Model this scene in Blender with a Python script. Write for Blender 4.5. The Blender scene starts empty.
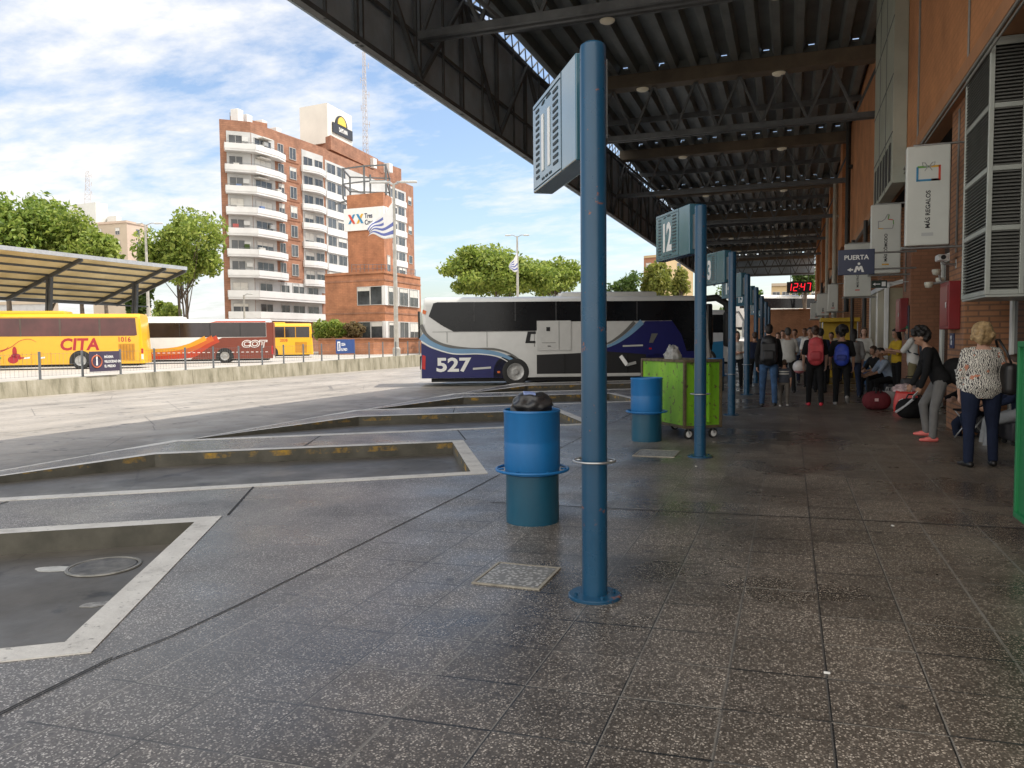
SKYS, SUNE, EXPO, CLOUD = .10, 2.35, 1.12, 4.9
import bpy, bmesh, math, random
import numpy as np
from mathutils import Vector, Matrix
R = math.radians
rng = random.Random(7)
scene = bpy.context.scene
col = scene.collection

# ------------------------------------------------------------------ materials
MATS = {}
def M(name, c, rough=.6, metal=0., var=.12, vs=2.5, bump=0., bs=40., spec=.5, emit=0., coat=0.):
    if name in MATS: return MATS[name]
    m = bpy.data.materials.new(name); m.use_nodes = True
    nt = m.node_tree; b = nt.nodes['Principled BSDF']
    b.inputs['Roughness'].default_value = rough; b.inputs['Metallic'].default_value = metal
    b.inputs['Specular IOR Level'].default_value = spec
    if coat: b.inputs['Coat Weight'].default_value = coat; b.inputs['Coat Roughness'].default_value = .12
    tc = nt.nodes.new('ShaderNodeTexCoord')
    if var > 0:
        n = nt.nodes.new('ShaderNodeTexNoise'); n.inputs['Scale'].default_value = vs; n.inputs['Detail'].default_value = 6
        n.inputs['Roughness'].default_value = .65
        nt.links.new(tc.outputs['Object'], n.inputs['Vector'])
        r = nt.nodes.new('ShaderNodeValToRGB')
        lo = [max(0, x*(1-var*1.6)) for x in c]; hi = [min(1, x*(1+var)) for x in c]
        r.color_ramp.elements[0].position = .3; r.color_ramp.elements[0].color = (*lo, 1)
        r.color_ramp.elements[1].position = .7; r.color_ramp.elements[1].color = (*hi, 1)
        nt.links.new(n.outputs['Fac'], r.inputs['Fac']); nt.links.new(r.outputs['Color'], b.inputs['Base Color'])
    else:
        b.inputs['Base Color'].default_value = (*c, 1)
    if bump:
        n2 = nt.nodes.new('ShaderNodeTexNoise'); n2.inputs['Scale'].default_value = bs; n2.inputs['Detail'].default_value = 4
        nt.links.new(tc.outputs['Object'], n2.inputs['Vector'])
        bp = nt.nodes.new('ShaderNodeBump'); bp.inputs['Strength'].default_value = bump; bp.inputs['Distance'].default_value = .02
        nt.links.new(n2.outputs['Fac'], bp.inputs['Height']); nt.links.new(bp.outputs['Normal'], b.inputs['Normal'])
    if emit:
        b.inputs['Emission Color'].default_value = (*c, 1); b.inputs['Emission Strength'].default_value = emit
    MATS[name] = m
    return m

class NT:
    """tiny node helper"""
    def __init__(s, name):
        s.m = bpy.data.materials.new(name); s.m.use_nodes = True; s.t = s.m.node_tree
        s.b = s.t.nodes['Principled BSDF']; MATS[name] = s.m
    def n(s, typ, **kw):
        o = s.t.nodes.new('ShaderNode'+typ)
        for k, v in kw.items():
            if hasattr(o, k): setattr(o, k, v)
            else: o.inputs[k.replace('_', ' ')].default_value = v
        return o
    def l(s, a, b): s.t.links.new(a, b)
    def math(s, op, a, b=None, c=None):
        o = s.t.nodes.new('ShaderNodeMath'); o.operation = op
        for i, v in enumerate((a, b, c)):
            if v is None: continue
            if isinstance(v, (int, float)): o.inputs[i].default_value = v
            else: s.l(v, o.inputs[i])
        return o.outputs[0]
    def noise(s, vec, scale, detail=5, rough=.6):
        o = s.n('TexNoise'); o.inputs['Scale'].default_value = scale; o.inputs['Detail'].default_value = detail
        o.inputs['Roughness'].default_value = rough; s.l(vec, o.inputs['Vector']); return o.outputs['Fac']
    def ramp(s, fac, pts):
        o = s.n('ValToRGB'); e = o.color_ramp.elements
        while len(e) < len(pts): e.new(.5)
        for i, (p, c) in enumerate(pts):
            e[i].position = p; e[i].color = (*c, 1) if len(c) == 3 else c
        s.l(fac, o.inputs['Fac']); return o.outputs['Color']
    def mix(s, fac, a, b, blend='MIX'):
        o = s.t.nodes.new('ShaderNodeMix'); o.data_type = 'RGBA'; o.blend_type = blend
        for v, i in ((fac, 0), (a, 6), (b, 7)):
            if isinstance(v, (int, float)): o.inputs[i].default_value = v
            elif isinstance(v, tuple): o.inputs[i].default_value = (*v, 1)
            else: s.l(v, o.inputs[i])
        return o.outputs[2]
    def maprange(s, v, a, b, c=0., d=1.):
        o = s.n('MapRange'); s.l(v, o.inputs[0])
        for i, x in enumerate((a, b, c, d)): o.inputs[i+1].default_value = x
        return o.outputs[0]
    def bump(s, h, strength, dist=.01):
        o = s.n('Bump'); o.inputs['Strength'].default_value = strength; o.inputs['Distance'].default_value = dist
        s.l(h, o.inputs['Height']); s.l(o.outputs['Normal'], s.b.inputs['Normal'])

def g3(v): return (v, v, v)

# speckled terrazzo paving with tile joints
def mat_terrazzo():
    k = NT('terrazzo paving'); tc = k.n('TexCoord').outputs['Object']
    sep = k.n('SeparateXYZ'); k.l(tc, sep.inputs[0]); x, y = sep.outputs[0], sep.outputs[1]
    vo = k.n('TexVoronoi'); vo.inputs['Scale'].default_value = 112; k.l(tc, vo.inputs['Vector'])
    vs = k.n('SeparateColor'); k.l(vo.outputs['Color'], vs.inputs[0])
    chip = k.math('LESS_THAN', vo.outputs['Distance'], .50)
    pick = k.math('GREATER_THAN', vs.outputs[0], .22)
    chip = k.math('MULTIPLY', chip, pick)
    chipcol = k.ramp(vs.outputs[1], [(0., (.10, .092, .084)), (.45, (.20, .186, .17)), (.75, (.36, .335, .31)), (1., (.62, .59, .55))])
    base = k.ramp(k.noise(tc, 30, 3), [(.3, (.066, .060, .055)), (.7, (.13, .118, .108))])
    c = k.mix(chip, base, chipcol)
    # warm brown toward the building, grey toward the bays
    warm = k.maprange(x, -2.6, 1.2)
    c = k.mix(warm, c, k.mix(1., c, (1.10, .98, .82), 'MULTIPLY'))
    # per-tile tint
    T = .412
    tx = k.math('FLOOR', k.math('DIVIDE', k.math('ADD', x, .245), T))
    off = k.math('MULTIPLY', k.math('MODULO', k.math('ABSOLUTE', tx), 2.), .0)
    yy = k.math('ADD', k.math('DIVIDE', k.math('ADD', k.math('ADD', y, .10), k.math('MULTIPLY', x, -.06)), T), off)
    ty = k.math('FLOOR', yy)
    cmb = k.n('CombineXYZ'); k.l(tx, cmb.inputs[0]); k.l(ty, cmb.inputs[1])
    wn = k.n('TexWhiteNoise'); k.l(cmb.outputs[0], wn.inputs['Vector'])
    c = k.mix(1., c, k.ramp(wn.outputs['Value'], [(0., g3(.84)), (1., g3(1.12))]), 'MULTIPLY')
    # stains
    st = k.noise(tc, .7, 7, .62)
    c = k.mix(1., c, k.ramp(st, [(.32, g3(.62)), (.5, g3(1.)), (.68, g3(1.15))]), 'MULTIPLY')
    wet = k.ramp(k.noise(tc, .45, 5, .55), [(.40, g3(.66)), (.52, g3(1.))])
    c = k.mix(1., c, wet, 'MULTIPLY')
    gum = k.n('TexVoronoi'); gum.inputs['Scale'].default_value = 1.7; k.l(tc, gum.inputs['Vector'])
    c = k.mix(k.math('MULTIPLY', k.math('LESS_THAN', gum.outputs['Distance'], .05), .7), c, (.03, .028, .026))
    # joints
    fx = k.math('ABSOLUTE', k.math('SUBTRACT', k.math('FRACT', k.math('DIVIDE', k.math('ADD', x, .245), T)), .5))
    fy = k.math('ABSOLUTE', k.math('SUBTRACT', k.math('FRACT', yy), .5))
    wob = k.math('MULTIPLY', k.math('SUBTRACT', k.noise(tc, 9, 4), .5), .014)
    jx = k.math('GREATER_THAN', k.math('ADD', fx, wob), .4845); jy = k.math('GREATER_THAN', k.math('ADD', fy, wob), .4840)
    # only some transverse joints are open, and all fade by wear
    wy = k.n('TexWhiteNoise'); k.l(ty, wy.inputs['Vector']);
    wx = k.n('TexWhiteNoise'); k.l(tx, wx.inputs['Vector']);
    wear = k.maprange(k.noise(tc, 1.3, 4), .30, .50)
    jy = k.math('MULTIPLY', jy, wear)
    jx = k.math('MULTIPLY', jx, k.maprange(k.noise(tc, .9, 4), .27, .48))
    jcolx = k.ramp(wx.outputs['Value'], [(0., g3(.018)), (.55, g3(.03)), (.66, (.15, .138, .12)), (1., (.27, .25, .22))])
    jcoly = k.ramp(wn.outputs['Value'], [(0., g3(.02)), (.7, g3(.035)), (.8, (.22, .205, .18)), (1., (.28, .26, .22))])
    apron = k.math('GREATER_THAN', x, -2.85)
    jx = k.math('MULTIPLY', jx, apron); jy = k.math('MULTIPLY', jy, apron)
    c = k.mix(jx, c, jcolx); c = k.mix(jy, c, jcoly)
    # grime round the posts row, white scuffs
    k.l(c, k.b.inputs['Base Color'])
    r = k.ramp(k.noise(tc, 1.1, 6, .6), [(.3, g3(.26)), (.55, g3(.42)), (.75, g3(.55))])
    r = k.mix(1., r, k.ramp(k.noise(tc, .45, 5, .55), [(.40, g3(.62)), (.52, g3(1.))]), 'MULTIPLY')
    k.l(r, k.b.inputs['Roughness'])
    k.b.inputs['Specular IOR Level'].default_value = .5
    h = k.math('ADD', k.math('MULTIPLY', chip, .25), k.math('MULTIPLY', k.math('MAXIMUM', jx, jy), -1.5))
    k.bump(h, .35, .004)
    return k.m

def mat_road():
    k = NT('yard concrete'); tc = k.n('TexCoord').outputs['Object']
    sep = k.n('SeparateXYZ'); k.l(tc, sep.inputs[0]); x, y = sep.outputs[0], sep.outputs[1]
    a = k.noise(tc, .35, 8, .62)
    c = k.ramp(a, [(.3, (.27, .24, .20)), (.5, (.34, .305, .26)), (.7, (.40, .36, .31))])
    fine = k.noise(tc, 14, 5, .7)
    c = k.mix(1., c, k.ramp(fine, [(.3, g3(.85)), (.7, g3(1.12))]), 'MULTIPLY')
    # tyre tracks: streaks stretched along the driving direction
    mp = k.n('Mapping'); mp.inputs['Rotation'].default_value = (0, 0, R(8)); mp.inputs['Scale'].default_value = (.5, .06, 1); k.l(tc, mp.inputs['Vector'])
    tr = k.noise(mp.outputs[0], 2.0, 6, .6)
    c = k.mix(1., c, k.ramp(tr, [(.35, g3(.72)), (.55, g3(1.)), (.75, g3(1.08))]), 'MULTIPLY')
    # oily bay floors close to the platform
    bay = k.maprange(k.math('ADD', x, k.math('MULTIPLY', k.math('SUBTRACT', a, .5), 6.)), -12.5, -9.0)
    dirt = k.ramp(k.noise(tc, 1.4, 8, .65), [(.3, (.07, .064, .052)), (.55, (.11, .10, .085)), (.75, (.155, .14, .12))])
    c = k.mix(bay, c, dirt)
    oil = k.ramp(k.noise(tc, 2.6, 6, .6), [(.60, g3(1.)), (.68, g3(.42))])
    c = k.mix(1., c, oil, 'MULTIPLY')
    px_ = k.math('GREATER_THAN', k.math('ABSOLUTE', k.math('SUBTRACT', k.math('FRACT', k.math('DIVIDE', x, 4.6)), .5)), .496)
    py_ = k.math('GREATER_THAN', k.math('ABSOLUTE', k.math('SUBTRACT', k.math('FRACT', k.math('DIVIDE', y, 5.2)), .5)), .496)
    c = k.mix(k.math('MULTIPLY', k.math('MAXIMUM', px_, py_), .6), c, (.10, .09, .075))
    crk = k.n('TexVoronoi'); crk.feature = 'DISTANCE_TO_EDGE'; crk.inputs['Scale'].default_value = .35; k.l(tc, crk.inputs['Vector'])
    c = k.mix(k.math('MULTIPLY', k.math('LESS_THAN', crk.outputs['Distance'], .0035), .55), c, (.06, .055, .05))
    k.l(c, k.b.inputs['Base Color'])
    k.l(k.ramp(k.noise(tc, .9, 5), [(.35, g3(.33)), (.6, g3(.62))]), k.b.inputs['Roughness'])
    k.bump(fine, .25, .01)
    return k.m

def mat_kerb():
    k = NT('kerb concrete'); tc = k.n('TexCoord').outputs['Object']
    c = k.ramp(k.noise(tc, 3.2, 8, .68), [(.25, (.28, .265, .24)), (.42, (.55, .53, .49)), (.7, (.68, .66, .61))])
    chips = k.ramp(k.noise(tc, 22, 4, .6), [(.3, g3(.45)), (.38, g3(1.)), (1., g3(1.05))])
    c = k.mix(1., c, chips, 'MULTIPLY')
    k.l(c, k.b.inputs['Base Color']); k.b.inputs['Roughness'].default_value = .7
    k.bump(k.noise(tc, 35, 4), .4, .01)
    return k.m

def mat_wallconc():
    k = NT('stained concrete'); tc = k.n('TexCoord').outputs['Object']
    mp = k.n('Mapping'); mp.inputs['Scale'].default_value = (1, 1.4, .35); k.l(tc, mp.inputs['Vector'])
    c = k.ramp(k.noise(mp.outputs[0], 1.6, 8, .68), [(.32, (.12, .11, .07)), (.48, (.28, .255, .185)), (.66, (.41, .375, .295))])
    k.l(c, k.b.inputs['Base Color']); k.b.inputs['Roughness'].default_value = .85
    k.bump(k.noise(tc, 18, 5), .4, .02)
    return k.m

def mat_kerbface():
    """side of the kerbs inside the bays: dirty concrete with a worn yellow band"""
    k = NT('kerb face with worn yellow paint'); tc = k.n('TexCoord').outputs['Object']
    c = k.ramp(k.noise(tc, 2.4, 7, .65), [(.3, (.05, .048, .038)), (.7, (.12, .112, .09))])
    sep = k.n('SeparateXYZ'); k.l(tc, sep.inputs[0])
    worn = k.maprange(k.noise(tc, 2.6, 9, .72), .50, .66)
    band = k.math('MULTIPLY', k.math('GREATER_THAN', sep.outputs[2], -.085), k.math('LESS_THAN', sep.outputs[2], -.012))
    far = k.math('GREATER_THAN', sep.outputs[1], 6.4)
    f = k.math('MULTIPLY', k.math('MULTIPLY', worn, band), far)
    c = k.mix(f, c, (.46, .27, .03))
    k.l(c, k.b.inputs['Base Color']); k.b.inputs['Roughness'].default_value = .75
    return k.m

def mat_brick(name, c1, c2, mortar, scale=1., bw=.25, bh=.075, rough=.8, axis='xz'):
    k = NT(name); tc = k.n('TexCoord').outputs['Object']
    sep = k.n('SeparateXYZ'); k.l(tc, sep.inputs[0])
    cmb = k.n('CombineXYZ')
    k.l(k.math('ADD', sep.outputs[0], sep.outputs[1]), cmb.inputs[0]); k.l(sep.outputs[2], cmb.inputs[1])
    br = k.n('TexBrick'); br.inputs['Scale'].default_value = scale
    br.inputs['Brick Width'].default_value = bw; br.inputs['Row Height'].default_value = bh; br.inputs['Mortar Size'].default_value = .012*bh/.075
    br.inputs['Color1'].default_value = (*c1, 1); br.inputs['Color2'].default_value = (*c2, 1); br.inputs['Mortar'].default_value = (*mortar, 1)
    k.l(cmb.outputs[0], br.inputs['Vector'])
    st = k.ramp(k.noise(tc, .8, 7, .65), [(.3, g3(.62)), (.7, g3(1.15))])
    c = k.mix(1., br.outputs['Color'], st, 'MULTIPLY')
    k.l(c, k.b.inputs['Base Color']); k.b.inputs['Roughness'].default_value = rough
    k.bump(br.outputs['Fac'], -.5, .008)
    return k.m

def mat_worn_paint(name, c, c2, wear=.66, rough=.35, rust=(.22, .09, .04), scale=5., streak=True):
    k = NT(name); tc = k.n('TexCoord').outputs['Object']
    mp = k.n('Mapping'); mp.inputs['Scale'].default_value = (1, 1, .25 if streak else 1); k.l(tc, mp.inputs['Vector'])
    base = k.ramp(k.noise(mp.outputs[0], scale, 7, .6), [(.3, c), (.7, c2)])
    w = k.ramp(k.noise(tc, scale*2.2, 8, .68), [(wear, g3(0.)), (min(1, wear+.02), g3(1.))])
    k.l(k.mix(w, base, rust), k.b.inputs['Base Color'])
    k.l(k.ramp(k.noise(tc, 4, 6), [(.3, g3(rough*.8)), (.7, g3(min(1, rough*1.4)))]), k.b.inputs['Roughness'])
    k.bump(k.noise(tc, 60, 3), .06, .004)
    return k.m

def mat_leaf(name, c1, c2, c3):
    k = NT(name)
    gi = k.n('NewGeometry').outputs['Random Per Island']
    c = k.ramp(gi, [(0., c1), (.5, c2), (1., c3)])
    k.l(c, k.b.inputs['Base Color']); k.b.inputs['Roughness'].default_value = .55
    tr = k.n('BsdfTranslucent'); k.l(c, tr.inputs['Color'])
    mx = k.n('MixShader'); mx.inputs[0].default_value = .48
    k.l(k.b.outputs[0], mx.inputs[1]); k.l(tr.outputs[0], mx.inputs[2])
    k.l(mx.outputs[0], k.t.nodes['Material Output'].inputs['Surface'])
    return k.m

def mat_print(name):
    """black, white and red scribbled print of the blouse"""
    k = NT(name); tc = k.n('TexCoord').outputs['Object']
    w = k.n('TexWave'); w.inputs['Scale'].default_value = 16; w.inputs['Distortion'].default_value = 11; w.inputs['Detail'].default_value = 3
    w.inputs['Detail Scale'].default_value = 1.6; k.l(tc, w.inputs['Vector'])
    c = k.ramp(w.outputs['Fac'], [(.28, (.045, .04, .045)), (.40, (.60, .57, .50)), (1., (.68, .65, .58))])
    r = k.math('GREATER_THAN', k.noise(tc, 13, 2), .64)
    k.l(k.mix(r, c, (.50, .20, .12)), k.b.inputs['Base Color']); k.b.inputs['Roughness'].default_value = .85
    return k.m

def glass(name, c, rough=.08):
    m = M(name, c, rough, 0, var=.25, vs=.8, spec=.6); return m

# ------------------------------------------------------------------ mesh helper
class MB:
    def __init__(s): s.v = []; s.f = []; s.mi = []; s.cur = 0
    def add(s, vs, fs):
        o = len(s.v); s.v += [tuple(p) for p in vs]; s.f += [tuple(i+o for i in f) for f in fs]; s.mi += [s.cur]*len(fs); return s
    def box(s, x0, x1, y0, y1, z0, z1, mat=None):
        vs = [Vector(p) for p in ((x0,y0,z0),(x1,y0,z0),(x1,y1,z0),(x0,y1,z0),(x0,y0,z1),(x1,y0,z1),(x1,y1,z1),(x0,y1,z1))]
        if mat is not None: vs = [mat @ p for p in vs]
        return s.add(vs, [(0,3,2,1),(4,5,6,7),(0,1,5,4),(1,2,6,5),(2,3,7,6),(3,0,4,7)])
    def bbox(s, x0, x1, y0, y1, z0, z1, b=.01, mat=None):
        """box with chamfered edges"""
        bm = bmesh.new(); bmesh.ops.create_cube(bm, size=1)
        for v in bm.verts: v.co = Vector(((x0+x1)/2+v.co.x*(x1-x0), (y0+y1)/2+v.co.y*(y1-y0), (z0+z1)/2+v.co.z*(z1-z0)))
        bmesh.ops.bevel(bm, geom=bm.edges[:], offset=b, segments=2, profile=.5, affect='EDGES')
        bm.verts.index_update(); vs = [v.co.copy() for v in bm.verts]
        if mat is not None: vs = [mat @ p for p in vs]
        fs = [[v.index for v in f.verts] for f in bm.faces]; bm.free(); return s.add(vs, fs)
    def bar(s, a, b, w, h=None, up=(0,0,1)):
        a = Vector(a); b = Vector(b); h = h or w; d = (b-a).normalized(); up = Vector(up)
        if abs(d.dot(up)) > .98: up = Vector((0,1,0))
        x = d.cross(up).normalized(); z = x.cross(d).normalized()
        vs = [p + x*sx*w/2 + z*sz*h/2 for p in (a, b) for sx, sz in ((-1,-1),(1,-1),(1,1),(-1,1))]
        return s.add(vs, [(0,1,2,3),(7,6,5,4),(0,4,5,1),(1,5,6,2),(2,6,7,3),(3,7,4,0)])
    def tube(s, pts, r, n=10, cap=True, closed=False):
        pts = [Vector(p) for p in pts]; m = len(pts); rs = r if isinstance(r, (list, tuple)) else [r]*m
        vs = []; fs = []; ref = None
        for i, p in enumerate(pts):
            if closed: t = pts[(i+1) % m]-pts[i-1]
            else: t = pts[min(i+1, m-1)]-pts[max(i-1, 0)]
            t.normalize()
            if ref is None:
                ref = Vector((0,0,1)) if abs(t.z) < .9 else Vector((1,0,0))
            x = t.cross(ref)
            if x.length < 1e-5: x = t.orthogonal()
            x.normalize(); y = x.cross(t).normalized(); ref = y
            for k in range(n):
                a = 2*math.pi*k/n; vs.append(p + x*math.cos(a)*rs[i] + y*math.sin(a)*rs[i])
        mm = m if closed else m-1
        for i in range(mm):
            j = (i+1) % m
            for k in range(n):
                q = (k+1) % n; fs.append((i*n+k, i*n+q, j*n+q, j*n+k))
        if cap and not closed: fs.append(tuple(range(n))[::-1]); fs.append(tuple((m-1)*n+k for k in range(n)))
        return s.add(vs, fs)
    def lathe(s, prof, n=32, c=(0,0,0), mat=None, cap=True):
        vs = []; fs = []
        for r, z in prof:
            for k in range(n):
                a = 2*math.pi*k/n; p = Vector((c[0]+r*math.cos(a), c[1]+r*math.sin(a), c[2]+z)); vs.append(mat @ p if mat is not None else p)
        m = len(prof)
        for i in range(m-1):
            for k in range(n):
                q = (k+1) % n; fs.append((i*n+k, i*n+q, (i+1)*n+q, (i+1)*n+k))
        if cap: fs.append(tuple(range(n))[::-1]); fs.append(tuple((m-1)*n+k for k in range(n)))
        return s.add(vs, fs)
    def prism(s, poly, o, u, v, n, t):
        """polygon in (u,v) at origin o, extruded by t along n"""
        o = Vector(o); u = Vector(u); v = Vector(v); n = Vector(n)
        ar = sum(poly[i-1][0]*poly[i][1]-poly[i][0]*poly[i-1][1] for i in range(len(poly)))
        if ar < 0: poly = poly[::-1]
        a = [o+u*p[0]+v*p[1] for p in poly]; b = [p+n*t for p in a]; k = len(poly)
        fs = [tuple(range(k))[::-1], tuple(range(k, 2*k))] + [(i, (i+1) % k, (i+1) % k+k, i+k) for i in range(k)]
        return s.add(a+b, fs)
    def build(s, name, mats, parent=None, smooth=False, loc=None, kind=None, auto=None):
        me = bpy.data.meshes.new(name); me.from_pydata([tuple(p) for p in s.v], [], s.f)
        if not isinstance(mats, (list, tuple)): mats = [mats]
        for m in mats: me.materials.append(m)
        if len(mats) > 1: me.polygons.foreach_set('material_index', s.mi)
        me.update()
        if smooth or auto:
            me.polygons.foreach_set('use_smooth', [True]*len(me.polygons))
            if auto: me.set_sharp_from_angle(angle=R(auto))
        o = bpy.data.objects.new(name, me); col.objects.link(o)
        if loc: o.location = loc
        if parent: o.parent = parent
        if kind: o['kind'] = kind
        return o

def thing(name, label, cat, loc=(0,0,0), rz=0., group=None):
    o = bpy.data.objects.new(name, None); col.objects.link(o); o.location = loc; o.rotation_euler = (0,0,rz)
    o['label'] = label; o['category'] = cat
    if group: o['group'] = group
    return o
def tag(o, label, cat, group=None):
    o['label'] = label; o['category'] = cat
    if group: o['group'] = group
    return o
def copy_tree(o, parent=None):
    c = o.copy(); col.objects.link(c); c.parent = parent
    for ch in list(o.children): copy_tree(ch, c)
    return c

def text_mb(txt, size, u, v, n, o, t=.004, bold=0., align='CENTER', sx=1.):
    """lettering as solid mesh: u,v,n frame, o = anchor point (baseline, by align)"""
    cu = bpy.data.curves.new('tmp', 'FONT'); cu.body = txt; cu.size = size; cu.extrude = t/2; cu.align_x = align; cu.offset = bold; cu.resolution_u = 3
    ob = bpy.data.objects.new('tmp', cu); col.objects.link(ob)
    dg = bpy.context.evaluated_depsgraph_get(); me = bpy.data.meshes.new_from_object(ob.evaluated_get(dg))
    u = Vector(u); v = Vector(v); n = Vector(n); o = Vector(o)
    mb = MB(); mb.add([o+u*p.co.x*sx+v*p.co.y+n*(p.co.z+t/2) for p in me.vertices], [tuple(f.vertices) for f in me.polygons])
    bpy.data.objects.remove(ob); bpy.data.curves.remove(cu); bpy.data.meshes.remove(me)
    return mb

# camera-side helper used only for far scenery: a bearing (as a horizontal picture angle) and a range give a ground point
YAW = math.atan(278/780.); CY, SY = math.cos(YAW), math.sin(YAW)
RV = Vector((CY, SY, 0)); FV = Vector((-SY, CY, 0))
def W(px, d, z=0.):
    xc = (px-512)/780.*d
    return Vector((xc*CY-d*SY, xc*SY+d*CY, z))
def ZH(px, py, d): return 1.5+((338-(px-790)*.0096)-py)/780.*d
# ------------------------------------------------------------------ materials used by the station
TERR = mat_terrazzo(); ROAD = mat_road(); KERB = mat_kerb(); CONC = mat_wallconc(); KFACE = mat_kerbface()
STEEL = M('dark painted steel', (.13,.14,.145), .55, var=.25, vs=1.5)
BEAMP = M('brown beam paint', (.165,.13,.09), .6, var=.25, vs=.8)
DECK = M('grey roof sheet', (.20,.215,.205), .45, .25, var=.22, vs=.6)
FASC = M('grey fascia sheet', (.46,.56,.64), .6, var=.22, vs=.7)
POLEP = mat_worn_paint('teal blue post paint', (.006,.050,.105), (.009,.066,.135), .635, .28, (.20,.07,.04))
SIGNP = mat_worn_paint('teal sign paint', (.022,.11,.155), (.030,.13,.19), .78, .2)
SIGNP.node_tree.nodes['Principled BSDF'].inputs['Coat Weight'].default_value = .65; SIGNP.node_tree.nodes['Principled BSDF'].inputs['Coat IOR'].default_value = 1.65; SIGNP.node_tree.nodes['Principled BSDF'].inputs['Coat Roughness'].default_value = .16
WHITE = M('white paint', (.78,.78,.76), .5, var=.06)
LETW = M('white lettering', (.80,.80,.78), .5, var=0)
BLACK = M('black', (.012,.012,.013), .5, var=0)
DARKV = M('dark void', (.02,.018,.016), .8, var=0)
GALV = M('galvanised steel', (.45,.46,.46), .35, .8, var=.15, vs=8)
BRICKD = mat_brick('terminal brick', (.46,.22,.11), (.39,.18,.085), (.24,.13,.08), 1., .28, .085)
FASB = mat_brick('smooth brick facing', (.53,.23,.095), (.49,.21,.085), (.46,.20,.08), 1., .3, .1)
BROWN = mat_brick('brown pier brick', (.33,.15,.08), (.29,.13,.07), (.26,.12,.065), 1., .28, .085)

# ------------------------------------------------------------------ ground, bays, kerbs
g = MB(); S = 1800
g.add([(-S,-S,-.17),(S,-S,-.17),(S,S,-.17),(-S,S,-.17)], [(0,1,2,3)])
g.build('ground', ROAD, kind='structure')
up = MB(); up.box(-700, -23.45, -120, 900, -.6, 0.0)
UPM = NT('pale yard concrete'); _tc = UPM.n('TexCoord').outputs['Object']
UPM.l(UPM.ramp(UPM.noise(_tc, .4, 8, .65), [(.3,(.33,.305,.27)),(.7,(.47,.44,.395))]), UPM.b.inputs['Base Color']); UPM.b.inputs['Roughness'].default_value = .8
up.build('upper_yard', UPM.m, kind='structure')

YB = [2.81+5.3*k for k in range(-3, 15)]
outline = []; TIPS = []
for k, y in enumerate(YB):
    A = (-3.20, y); B = (-4.62, y+2.62)
    outline += [A, B]
    if k < len(YB)-1:
        yn = YB[k+1]
        outline += [(-8.2, yn-5.05), (-9.6, yn-7.6), (-8.8, yn-3.95)]; TIPS.append(len(outline)-2)
outline += [(-5.2, 97)]
outline = [(-3.2, -22)] + outline; TIPS = {i+1 for i in TIPS}
TZ = [-.165 if i in TIPS else 0. for i in range(len(outline))]
def inset(poly, w, keep=False):
    out = []
    n = len(poly)
    for i, p in enumerate(poly):
        p = Vector((p[0], p[1])); d1 = (p-Vector(poly[i-1])).normalized() if i else None
        d2 = (Vector(poly[i+1])-p).normalized() if i < n-1 else None
        if d1 is None: d1 = d2
        if d2 is None: d2 = d1
        n1 = Vector((d1.y, -d1.x)); n2 = Vector((d2.y, -d2.x)); m = (n1+n2)
        if m.length < 1e-4: m = n1
        m.normalize(); k = w/max(.35, m.dot(n1)); out.append(p+m*k)
    return out
_o0 = outline[0], outline[-1]
outline = [(p.x, p.y) for p in inset(outline, -.17)]
pl = MB(); base = inset(outline, .004)
for i in range(len(base)-1): pass
bm = bmesh.new()
allv = [bm.verts.new((p.x, p.y, TZ[i])) for i, p in enumerate(base)]
for i in TIPS: bm.faces.new((allv[i-1], allv[i], allv[i+1]))
ring = [v for i, v in enumerate(allv) if i not in TIPS] + [bm.verts.new((30, 97, 0)), bm.verts.new((30, -22, 0))]
f = bm.faces.new(ring); bmesh.ops.triangulate(bm, faces=[f]); bm.normal_update()
for f in bm.faces:
    if f.normal.z < 0: f.normal_flip()
me = bpy.data.meshes.new('platform'); bm.to_mesh(me); bm.free(); me.materials.append(TERR)
o = bpy.data.objects.new('platform', me); col.objects.link(o); o['kind'] = 'structure'
kb = MB(); inn = inset(outline, .18)
for i in range(len(outline)-1):
    a, b, c, d = outline[i], outline[i+1], inn[i+1], inn[i]
    kb.cur = 0
    za, zb_ = TZ[i]+.006, TZ[i+1]+.006
    kb.add([(a[0],a[1],za),(b[0],b[1],zb_),(c[0],c[1],zb_),(d[0],d[1],za)], [(3,2,1,0)])
    kb.cur = 1
    kb.add([(a[0],a[1],za),(b[0],b[1],zb_),(b[0],b[1],-.19),(a[0],a[1],-.19)], [(0,1,2,3)])
    kb.cur = 0
    kb.add([(c[0],c[1],zb_),(d[0],d[1],za),(d[0],d[1],za-.01),(c[0],c[1],zb_-.01)], [(3,2,1,0)])
kb.build('kerb', [KERB, KFACE], kind='structure')
# expansion joints of the paving
jn = MB()
def strip(pts, w, z=.004):
    for i in range(len(pts)-1):
        a = Vector((*pts[i], z)); b = Vector((*pts[i+1], z)); d = (b-a).normalized(); n = Vector((-d.y, d.x, 0))*w/2
        jn.add([a-n, b-n, b+n, a+n], [(0,1,2,3)])
for k, y in enumerate(YB):
    if k < 2: continue
    dy = y-2.81
    strip([(-3.02, dy+2.80), (-2.97, dy+3.1), (-2.96, dy+3.6), (-2.97, dy+4.4), (-2.98, dy+5.3), (-3.0, dy+7.0), (-3.04, dy+8.1)], .011)
    strip([(-4.60, dy+5.50), (-5.24, dy+6.66)], .02)
    strip([(-6.6, dy+4.25), (-7.05, dy+5.35)], .018)
strip([(-3.02, 2.82), (-3.0, 2.2), (-2.98, 1.7), (-3.0, .8)], .008)
strip([(-2.6, 6.66), (-.9, 6.77), (.5, 6.88), (2.4, 7.0)], .016)
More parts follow.
